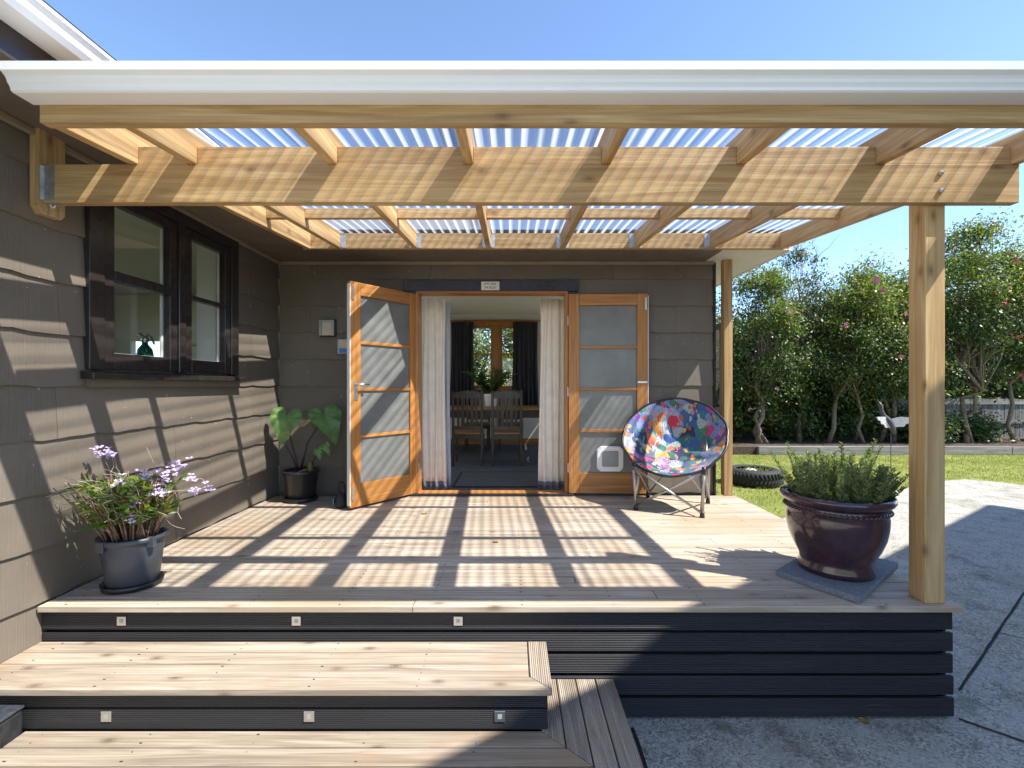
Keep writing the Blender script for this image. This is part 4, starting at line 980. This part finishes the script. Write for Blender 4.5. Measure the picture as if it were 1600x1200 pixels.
for (px, py, n, sp, dy) in ((158, 705, 14, .022, 0), (176, 708, 8, .016, .02), (122, 718, 8, .016, .03), (105, 808, 6, .014, -.05), (262, 735, 12, .022, -.03), (252, 748, 12, .024, .02), (248, 768, 14, .019, -.08), (205, 787, 9, .02, -.12), (206, 808, 9, .02, -.13), (186, 752, 6, .02, -.06), (298, 745, 8, .016, 0), (322, 763, 9, .02, .02), (300, 768, 7, .016, .02), (283, 726, 8, .02, .06), (222, 738, 6, .02, 0), (270, 730, 6, .02, .08)):
    c = opx(px, py, dy); V, Fq = spray(c, n, sp); npobj('flower_spray', V, Fq, petal_lilac, orx)
    bs_ = Vector((c[0] * .35, c[1] * .35, .12)); md = (bs_ + Vector(c)) / 2 + Vector((0, 0, .05)); obj('flower_stalk', MB().tube([bs_, md, Vector(c)], .0016, 5), cane, orx, world=False)

# --- taro in black pot
tg = thing('plant_pot', 'black plastic pot with saucer in the corner of the deck', 'pot', (-1.99, 4.50, .001))
obj('pot_body', MB().lathe([(.118, .012), (.122, .018), (.148, .25), (.166, .262), (.168, .288), (.158, .29), (.15, .26), (.01, .255)], 40), black_plastic, tg, world=False, smooth=True)
obj('saucer', MB().lathe([(.13, 0), (.145, .004), (.152, .036), (.145, .038), (.138, .012), (.01, .01)], 40), black_plastic, tg, world=False, smooth=True)
obj('soil', MB().lathe([(.148, .262), (.08, .27), (.005, .272)], 24), soil, tg, world=False)
ta = thing('taro_plant', 'taro with big heart shaped leaves and dark stems in the black pot', 'plant', (-1.99, 4.50, .262))
HEART = [(0, 1.0), (.10, .90), (.22, .76), (.40, .62), (.60, .54), (.80, .50), (1.05, .48), (1.35, .47), (1.65, .47), (1.95, .48), (2.2, .50), (2.45, .50), (2.65, .47), (2.82, .38), (2.95, .24), (3.08, .10), (math.pi, .06)]
def taro_leaf(name, base, tipdir, normal, length, width, fold=.25):
    base = Vector(base); t_ = Vector(tipdir).normalized(); nrm = Vector(normal); nrm = (nrm - t_ * nrm.dot(t_)).normalized(); sd = t_.cross(nrm)
    k = width / (length * .94)
    def fn(u, v):
        th = (u - .5) * 2 * math.pi; r = np.interp(abs(th), [h[0] for h in HEART], [h[1] for h in HEART]) * v * length * .72
        y_, x_ = r * math.cos(th), r * math.sin(th) * k * 1.35
        vein = .006 * math.cos(th * 9) * v * (1 - .4 * v) + .007 * math.sin(th * 7) * v ** 3
        return base + t_ * y_ + sd * x_ + nrm * (fold * abs(x_) - .55 * (r * r) / length + vein)
    return obj(name, MB().grid(fn, 54, 9), taro_m, ta, world=False, smooth=True)
def tpx(px, py, dy=0):
    Yv = 4.50 + dy; return Vector(((px - 800) / F * Yv + 1.99, dy, 1.08 - (py - 603) / F * Yv - .263))
stm = []
def stem(a, b, c, r=.008):
    obj('stem', MB().tube([a, (Vector(a) * .4 + Vector(b) * .6), b, c], [r * 1.6, r * 1.1, r, r * .7], 8), taro_stem, ta, world=False, smooth=True)
taro_leaf('leaf', tpx(446, 652, -.03), Vector((-.10, -.35, -1)), Vector((.15, -1, .35)), .34, .29, .15)
taro_leaf('leaf', tpx(508, 650, .0), Vector((.42, -.25, -.62)), Vector((.45, -.75, .55)), .38, .30, .35)
taro_leaf('leaf', tpx(497, 704, -.05), Vector((.15, -.2, -1)), Vector((-.1, -1, .2)), .12, .085)
taro_leaf('leaf', tpx(509, 697, -.02), Vector((.35, -.2, -.8)), Vector((.1, -1, .2)), .13, .08)
stem((-.03, 0, 0), (-.05, -.01, .15), tpx(446, 655, -.02)); stem((-.01, 0, 0), (.06, 0, .28), tpx(505, 653, 0)); stem((-.035, .02, 0), (-.08, .0, .14), tpx(443, 690, 0), .006)
stem((.07, 0, 0), (.10, 0, .08), tpx(496, 706, -.04), .005); stem((.08, .01, 0), (.12, 0, .12), tpx(507, 699, -.02), .005)
obj('dry_leaf', MB().grid(lambda u, v: tuple(tpx(460 + 42 * u, 655 + 6 * math.sin(u * 6) + 6 * v, .05) + Vector((0, .015 * math.sin(u * 9), 0))), 12, 2), plain('dry_leaf', (.42, .30, .18), .8), ta, world=False, smooth=True, solid=.003)
obj('corm', MB().lathe([(.02, 0), (.028, .02), (.022, .06), (.012, .10)], 12, c=(.085, 0)), plain('taro_corm', (.20, .13, .035), .7), ta, world=False, smooth=True)
obj('bark_chip', MB().tube([(.0, -.06, .012), (.07, -.04, .035)], .013, 6), plain('bark_chip', (.25, .12, .08), .9), ta, world=False)

# --- door stop (black weight with a blue patch, loop handle)
ds = thing('door_stop', 'black rounded door stop weight with loop handle and blue patch against the open door', 'door stop', (-1.52, 4.235, .001))
def dsb(u, v):
    a = u * 2 * math.pi; z = .135 * v; r = .062 * (math.sin(min(1, .18 + v * .82) * math.pi) ** .42 if v < .98 else .3)
    return (r * math.cos(a) * .85, r * math.sin(a) * .9, z)
obj('weight', MB().grid(dsb, 28, 14, True), rubber, ds, world=False, smooth=True)
obj('handle_loop', MB().tube([(.0 + .028 * math.sin(k * math.pi / 8), 0, .165 + .055 * math.cos(k * math.pi / 8) * 1.0) for k in range(-8, 9)], .013, 10), rubber, ds, world=False, smooth=True)
obj('blue_patch', MB().grid(lambda u, v: (-.054 * math.cos((u - .5) * 1.1) - .001, -.058 * math.sin((u - .5) * 1.6) - .012, .03 + .055 * v), 8, 4), blue_plastic, ds, world=False, smooth=True, solid=.004)

# ============================================================ GARDEN THINGS
ty = thing('tyre_planter', 'old black tyre planter lying on the lawn', 'planter', (4.08, 8.05, GZ))
R0, TW = .425, .27
def tyre(u, v):
    a = u * 2 * math.pi; pr = [(.27, .25), (.30, .268), (.36, .265), (.405, .245), (.425, .205), (.428, .135), (.425, .065), (.405, .025), (.36, .004), (.30, 0), (.27, .02)]
    j = v * (len(pr) - 1); j0 = min(int(j), len(pr) - 2); f_ = j - j0
    r = pr[j0][0] * (1 - f_) + pr[j0+1][0] * f_; z = pr[j0][1] * (1 - f_) + pr[j0+1][1] * f_
    return (r * math.cos(a), r * math.sin(a), z)
obj('tyre', MB().grid(tyre, 64, 20, True), rubber, ty, world=False, smooth=True)
for k in range(44):
    a = 2 * math.pi * k / 44
    for (za, zb_, sk) in ((.04, .125, .10), (.145, .23, -.10)):
        m = MB().tube([(.428 * math.cos(a), .428 * math.sin(a), za), (.436 * math.cos(a + sk * .5), .436 * math.sin(a + sk * .5), (za + zb_) / 2), (.428 * math.cos(a + sk), .428 * math.sin(a + sk), zb_)], .016, 5)
        obj('tread_block', m, rubber, ty, world=False)
obj('soil', MB().lathe([(.285, .20), (.15, .215), (.01, .22)], 24), soil, ty, world=False)
P = rng.normal(size=(160, 3)) * [.13, .13, .01] + [0, 0, .22]; V, Fq = leafquads(P, rand_dirs(160, 1.4), rand_dirs(160, 1), rng.uniform(.04, .09, 160), np.full(160, .02)); npobj('seedlings', V, Fq, leaf_light, ty)
obj('stone', MB().lathe([(.02, .20), (.07, .215), (.075, .24), (.04, .265), (.005, .27)], 12, c=(-.08, -.05), sx=1.4), plain('pale_stone', (.42, .42, .40), .8), ty, world=False, smooth=True)

bd = thing('garden_bird', 'grey metal flying bird ornament on a rod above the lawn', 'ornament', (6.32, 8.0, GZ))
bx, bz = 6.32, 1.02
bgrey = plain('dark_bird_grey', (.06, .06, .065), .5); bwhite = plain('bird_white', (.50, .50, .52), .5, var=.2, nscale=40)
def bp(px, py, dy=0): return Vector(((px - 800) / F * (8.0 + dy) - 6.32, dy, 1.08 - (py - 603) / F * (8.0 + dy) - GZ))
obj('body', MB().tube([bp(1373, 628), bp(1376, 634), bp(1377, 642), bp(1381, 650), bp(1388, 658), bp(1394, 668), bp(1398, 678)], [.016, .036, .028, .038, .06, .05, .016], 12), bgrey, bd, world=False, smooth=True)
obj('beak', MB().tube([bp(1373, 628), bp(1370, 623)], [.012, .003], 8), bgrey, bd, world=False)
for nm, pts in (('wing', [(1388, 656), (1382, 651), (1364, 651), (1367, 656), (1371, 657), (1373, 662), (1378, 663), (1381, 668), (1392, 668)]), ('wing', [(1390, 655), (1404, 651), (1421, 652), (1420, 656), (1416, 657), (1416, 661), (1410, 662), (1408, 666), (1394, 667)])):
    m = MB(); c = [bp(*p) for p in pts]; n = len(c)
    m.add([tuple(p + Vector((0, -.012 - .25 * abs(p.x - bp(1389, 656).x), 0))) for p in c], [tuple(range(n))]); obj(nm, m, bwhite, bd, world=False, solid=.012)
obj('rod', MB().tube([bp(1392, 666), (bp(1392, 666).x, 0, 0)], .006, 6), bgrey, bd, world=False)

# ---------------- trees and shrubs
def tube_branch(m, a, b, r0, r1, rr, k=5, wob=.08):
    a = Vector(a); b = Vector(b); L = (b - a).length
    pts = [a.lerp(b, i / k) + (Vector((rr.gauss(0, wob), rr.gauss(0, wob), rr.gauss(0, wob * .5))) * L * .35 if 0 < i < k else Vector()) for i in range(k + 1)]
    m.tube(pts, [r0 + (r1 - r0) * i / k for i in range(k + 1)], 7); return pts
def tree(name, label, cat, loc, height, rx, ry, z0, seed, n=9000, mat=leaf_dark, trunks=((0, 0),), nclump=60, spread=.2, leaf=.07, flowers=None, nfl=0, group=None, bare=0, topmat=None):
    t = thing(name, label, cat, loc, group=group); rr = random.Random(seed); r_ = np.random.default_rng(seed)
    C = []
    while len(C) < nclump:
        p = r_.normal(size=3); p /= np.linalg.norm(p); p *= r_.uniform(.25, 1) ** .5
        zc = (z0 + height) / 2; hz = (height - z0) / 2
        taper = 1 - .35 * max(0, p[2]) ** 2
        c = np.array([p[0] * rx * taper * r_.uniform(.8, 1.12), p[1] * ry * taper, zc + p[2] * hz * r_.uniform(.85, 1.05)]); C.append(c)
    C = np.array(C)
    wood_ = MB()
    for i_, (tx, lean) in enumerate(trunks):
        pts = tube_branch(wood_, (tx, rr.gauss(0, .1), 0), (tx + lean, rr.gauss(0, .15), z0 + (height - z0) * .45), rr.uniform(.045, .07), .025, rr, 7, .13)
        for c in C[i_::len(trunks)][:26]:
            s = pts[rr.choice((3, 4, 5, 6))]
            tube_branch(wood_, s, c, .022, .005, rr, 4, .12)
    for q in range(bare):
        c = C[rr.randrange(len(C))]; d = Vector((rr.gauss(0, .35), rr.gauss(0, .35), rr.uniform(.6, 1.2)))
        tube_branch(wood_, c, Vector(c) + d * rr.uniform(.4, .9), .008, .002, rr, 4, .12)
    obj('trunk', wood_, bark, t, world=False, smooth=True)
    n = int(n * 2.3); idx = r_.integers(0, len(C), n); sp_ = spread * r_.uniform(.6, 1.4, len(C))
    P = C[idx] + r_.normal(size=(n, 3)) * sp_[idx][:, None] * [1, 1, .8]
    out = P - np.array([0, 0, (z0 + height) / 2]); out /= np.linalg.norm(out, axis=1, keepdims=True) + 1e-9
    T = r_.normal(size=(n, 3)) + out * .7 - np.array([0, 0, .25]); T /= np.linalg.norm(T, axis=1, keepdims=True)
    Nn = r_.normal(size=(n, 3)) * .6 + np.array([0, 0, .9]) + out * .4; Nn /= np.linalg.norm(Nn, axis=1, keepdims=True)
    L = leaf * r_.uniform(.5, 1.5, n)
    V, Fq = leafquads(P, T, Nn, L, L * .52, .12)
    if topmat is None: npobj('crown', V, Fq, mat, t)
    else:
        hi = P[:, 2] > height * .60 + r_.normal(size=n) * .35  # upper leaves paler, partly to paint in light from above
        for sel, mt in ((~hi, mat), (hi, topmat)):
            k = np.where(sel)[0]; VV = V.reshape(-1, 4, 3)[k].reshape(-1, 3); npobj('crown', VV, np.arange(len(VV)).reshape(-1, 4), mt, t)
    if nfl:
        fm = MB()
        for j in range(8):
            a = j * math.pi / 4; fm.add([(0, 0, 0), (.05 * math.cos(a - .45), .02, .05 * math.sin(a - .45)), (.065 * math.cos(a), -.012, .065 * math.sin(a)), (.05 * math.cos(a + .45), .02, .05 * math.sin(a + .45))], [(0, 1, 2, 3)])
        me = None
        for q in range(nfl):
            c = C[rr.randrange(len(C))]; p = Vector(c) + Vector((rr.gauss(0, spread), -abs(rr.gauss(spread, spread * .6)), rr.gauss(0, spread)))
            if me is None:
                f = obj('flower', fm, flowers, t, world=False); me = f.data
            else:
                f = bpy.data.objects.new('flower', me); COL.objects.link(f); f.parent = t
            f.location = p; f.rotation_euler = (rr.gauss(0, .4), 0, rr.gauss(0, .5)); s = rr.uniform(.8, 1.25); f.scale = (s, s, s)
    return t
BZ = -.39; G = 'camellia trees along the back fence'
tree('camellia_tree', 'dense dark green camellia with several pale stems beside the house corner', 'tree', (6.35, 12.3, BZ), 4.9, .95, .9, .45, 11, 12000, trunks=((0, .1), (.15, -.25), (-.12, .2)), nclump=80, spread=.19, flowers=petal_pale, nfl=10, group=G, topmat=leaf_light)
tree('camellia_tree', 'thin open camellia with bare twigs rising above its neighbours', 'tree', (7.55, 12.7, BZ), 5.25, .75, .6, 2.0, 12, 2200, trunks=((0, .1), (.1, .3)), nclump=42, spread=.15, flowers=petal_pale, nfl=10, group=G, bare=60)
tree('camellia_tree', 'leaning trunk camellia with pink flowers behind the metal bird', 'tree', (8.85, 12.3, BZ), 4.55, 1.05, .9, 1.0, 13, 11000, trunks=((-.7, .55), (.15, -.2)), nclump=70, spread=.2, flowers=petal_pink, nfl=12, group=G, bare=15, topmat=leaf_light)
tree('camellia_tree', 'round topped camellia half hidden behind the pergola post', 'tree', (9.75, 12.5, BZ), 4.75, 1.3, .9, 1.0, 14, 11000, trunks=((0, .1), (.2, .3)), nclump=70, spread=.2, flowers=petal_pale, nfl=10, group=G, topmat=leaf_light)
tree('camellia_tree', 'tall camellia with crimson flowers and lighter green leaves on top', 'tree', (11.75, 12.2, BZ), 5.75, 1.4, 1.0, 1.6, 15, 14000, trunks=((-.1, .2), (.1, -.3)), nclump=85, spread=.21, flowers=petal_red, nfl=14, group=G, topmat=leaf_light, bare=12)
tree('camellia_tree', 'broad camellia at the far end of the fence past the crimson one', 'tree', (13.6, 12.4, BZ), 5.3, 1.4, 1.0, 1.75, 16, 11000, trunks=((-.6, .3), (.1, .2)), nclump=75, spread=.22, flowers=petal_red, nfl=6, group=G, topmat=leaf_light)
tree('camellia_tree', 'dark camellia tucked close behind the house side wall', 'tree', (4.7, 13.0, BZ), 4.9, 1.0, .9, .5, 17, 9000, nclump=65, spread=.22, group=G)
for (bx_, by_, h_, rx_, sd, lab) in ((7.3, 12.9, 2.0, .9, 31, 'low dark shrub at the foot of the dense camellia'), (9.3, 12.9, 1.8, 1.0, 32, 'low dark shrub under the leaning camellia'), (10.7, 12.5, .9, .6, 33, 'small leafy shrub in front of the bare fence'), (12.5, 12.9, .6, .5, 34, 'low shrub against the fence under the crimson camellia'), (5.6, 12.8, 2.0, .9, 35, 'low shrub by the house end of the fence'), (8.3, 13.2, 2.0, .9, 36, 'shadowy shrub against the palings behind the metal bird'), (14.4, 12.5, .7, .6, 37, 'low shrub under the broad end camellia')):
    tree('garden_shrub', lab, 'shrub', (bx_, by_, BZ), h_, rx_, .5, .0, sd, int(2600 * h_), nclump=40, spread=.16, leaf=.09, group='shrubs along the back fence')
for (bx_, by_, h_, rx_, sd, lab) in ((4.6, 16.5, 4.4, 1.9, 44, 'large dark tree beyond the fence near the house end'), (8.4, 16.6, 3.6, 1.7, 45, 'shorter dark tree beyond the fence behind the metal bird'), (12.6, 16.6, 4.6, 1.8, 46, 'dark tree beyond the fence between the round topped and crimson camellias'), (17.5, 17.0, 5.2, 2.3, 47, 'dark tree beyond the far end of the fence'), (6.5, 17.5, 4.6, 2.0, 41, 'large dark tree beyond the fence behind the dense camellia'), (10.4, 17.0, 4.4, 2.2, 42, 'large dark tree beyond the fence behind the pergola post'), (14.5, 17.0, 5.4, 2.3, 43, 'large dark tree beyond the fence behind the crimson camellia')):
    tree('background_tree', lab, 'tree', (bx_, by_, BZ), h_, rx_, 1.2, .0, sd, 8000, nclump=90, spread=.36, leaf=.14, group='trees beyond the fence')
tree('garden_shrub', 'sunlit shrub seen through the left pane of the dining window', 'shrub', (-1.1, 12.6, GZ), 3.9, 1.5, .8, .3, 51, 8000, mat=leaf_light, nclump=60, spread=.25, leaf=.10, group='shrubs outside the dining window')
tree('garden_shrub', 'sunlit shrub seen through the right pane of the dining window', 'shrub', (.9, 12.9, GZ), 4.1, 1.5, .8, .3, 52, 8000, mat=leaf_light, nclump=60, spread=.25, leaf=.10, group='shrubs outside the dining window')
# grass blades on the lawn that shows
n = 52000
GX = rng.uniform(2.3, 15, n); GY = rng.uniform(5.3, 11.38, n)
ex = np.array([e[0] for e in edge]); ey = np.array([e[1] for e in edge]); keep = (GY > np.interp(GX, ex, ey) + rng.normal(size=n) * .03) & (((GX - 4.08) ** 2 + (GY - 8.05) ** 2) > .19)
P = np.stack([GX[keep], GY[keep], np.full(keep.sum(), GZ - .006)], 1); k = len(P)
T = rng.normal(size=(k, 3)) * .55 + [0, 0, 1]; T /= np.linalg.norm(T, axis=1, keepdims=True)
V, Fq = leafquads(P, T, rand_dirs(k, .2), rng.uniform(.025, .06, k), np.full(k, .009), .2)
gr = npobj('grass', V, Fq, leaf_grass); gr['kind'] = 'stuff'
# fallen leaves
for (px, py, zv) in ((1350, 1128, GZ), (663, 803, 0), (775, 847, 0)):
    dd = 1.08 - zv; Yv = F * dd / (py - 603); Xv = (px - 800) / F * Yv
    o = obj('fallen_leaf', MB().grid(lambda u, v: ((u - .5) * .05 * math.sin(math.pi * (.1 + .8 * v)), (v - .5) * .04, .004 + .008 * abs(u - .5)), 4, 4), plain('fallen_leaf', (.35, .20, .05), .8), smooth=True)
    o.location = (Xv, Yv, zv + .001); o.rotation_euler.z = px
    tag(o, {1350: 'yellow fallen leaf on the concrete at the foot of the deck', 663: 'dry curled leaf on the deck near the outswung door', 775: 'dry leaf lying in the middle of the deck'}[px], 'leaf')
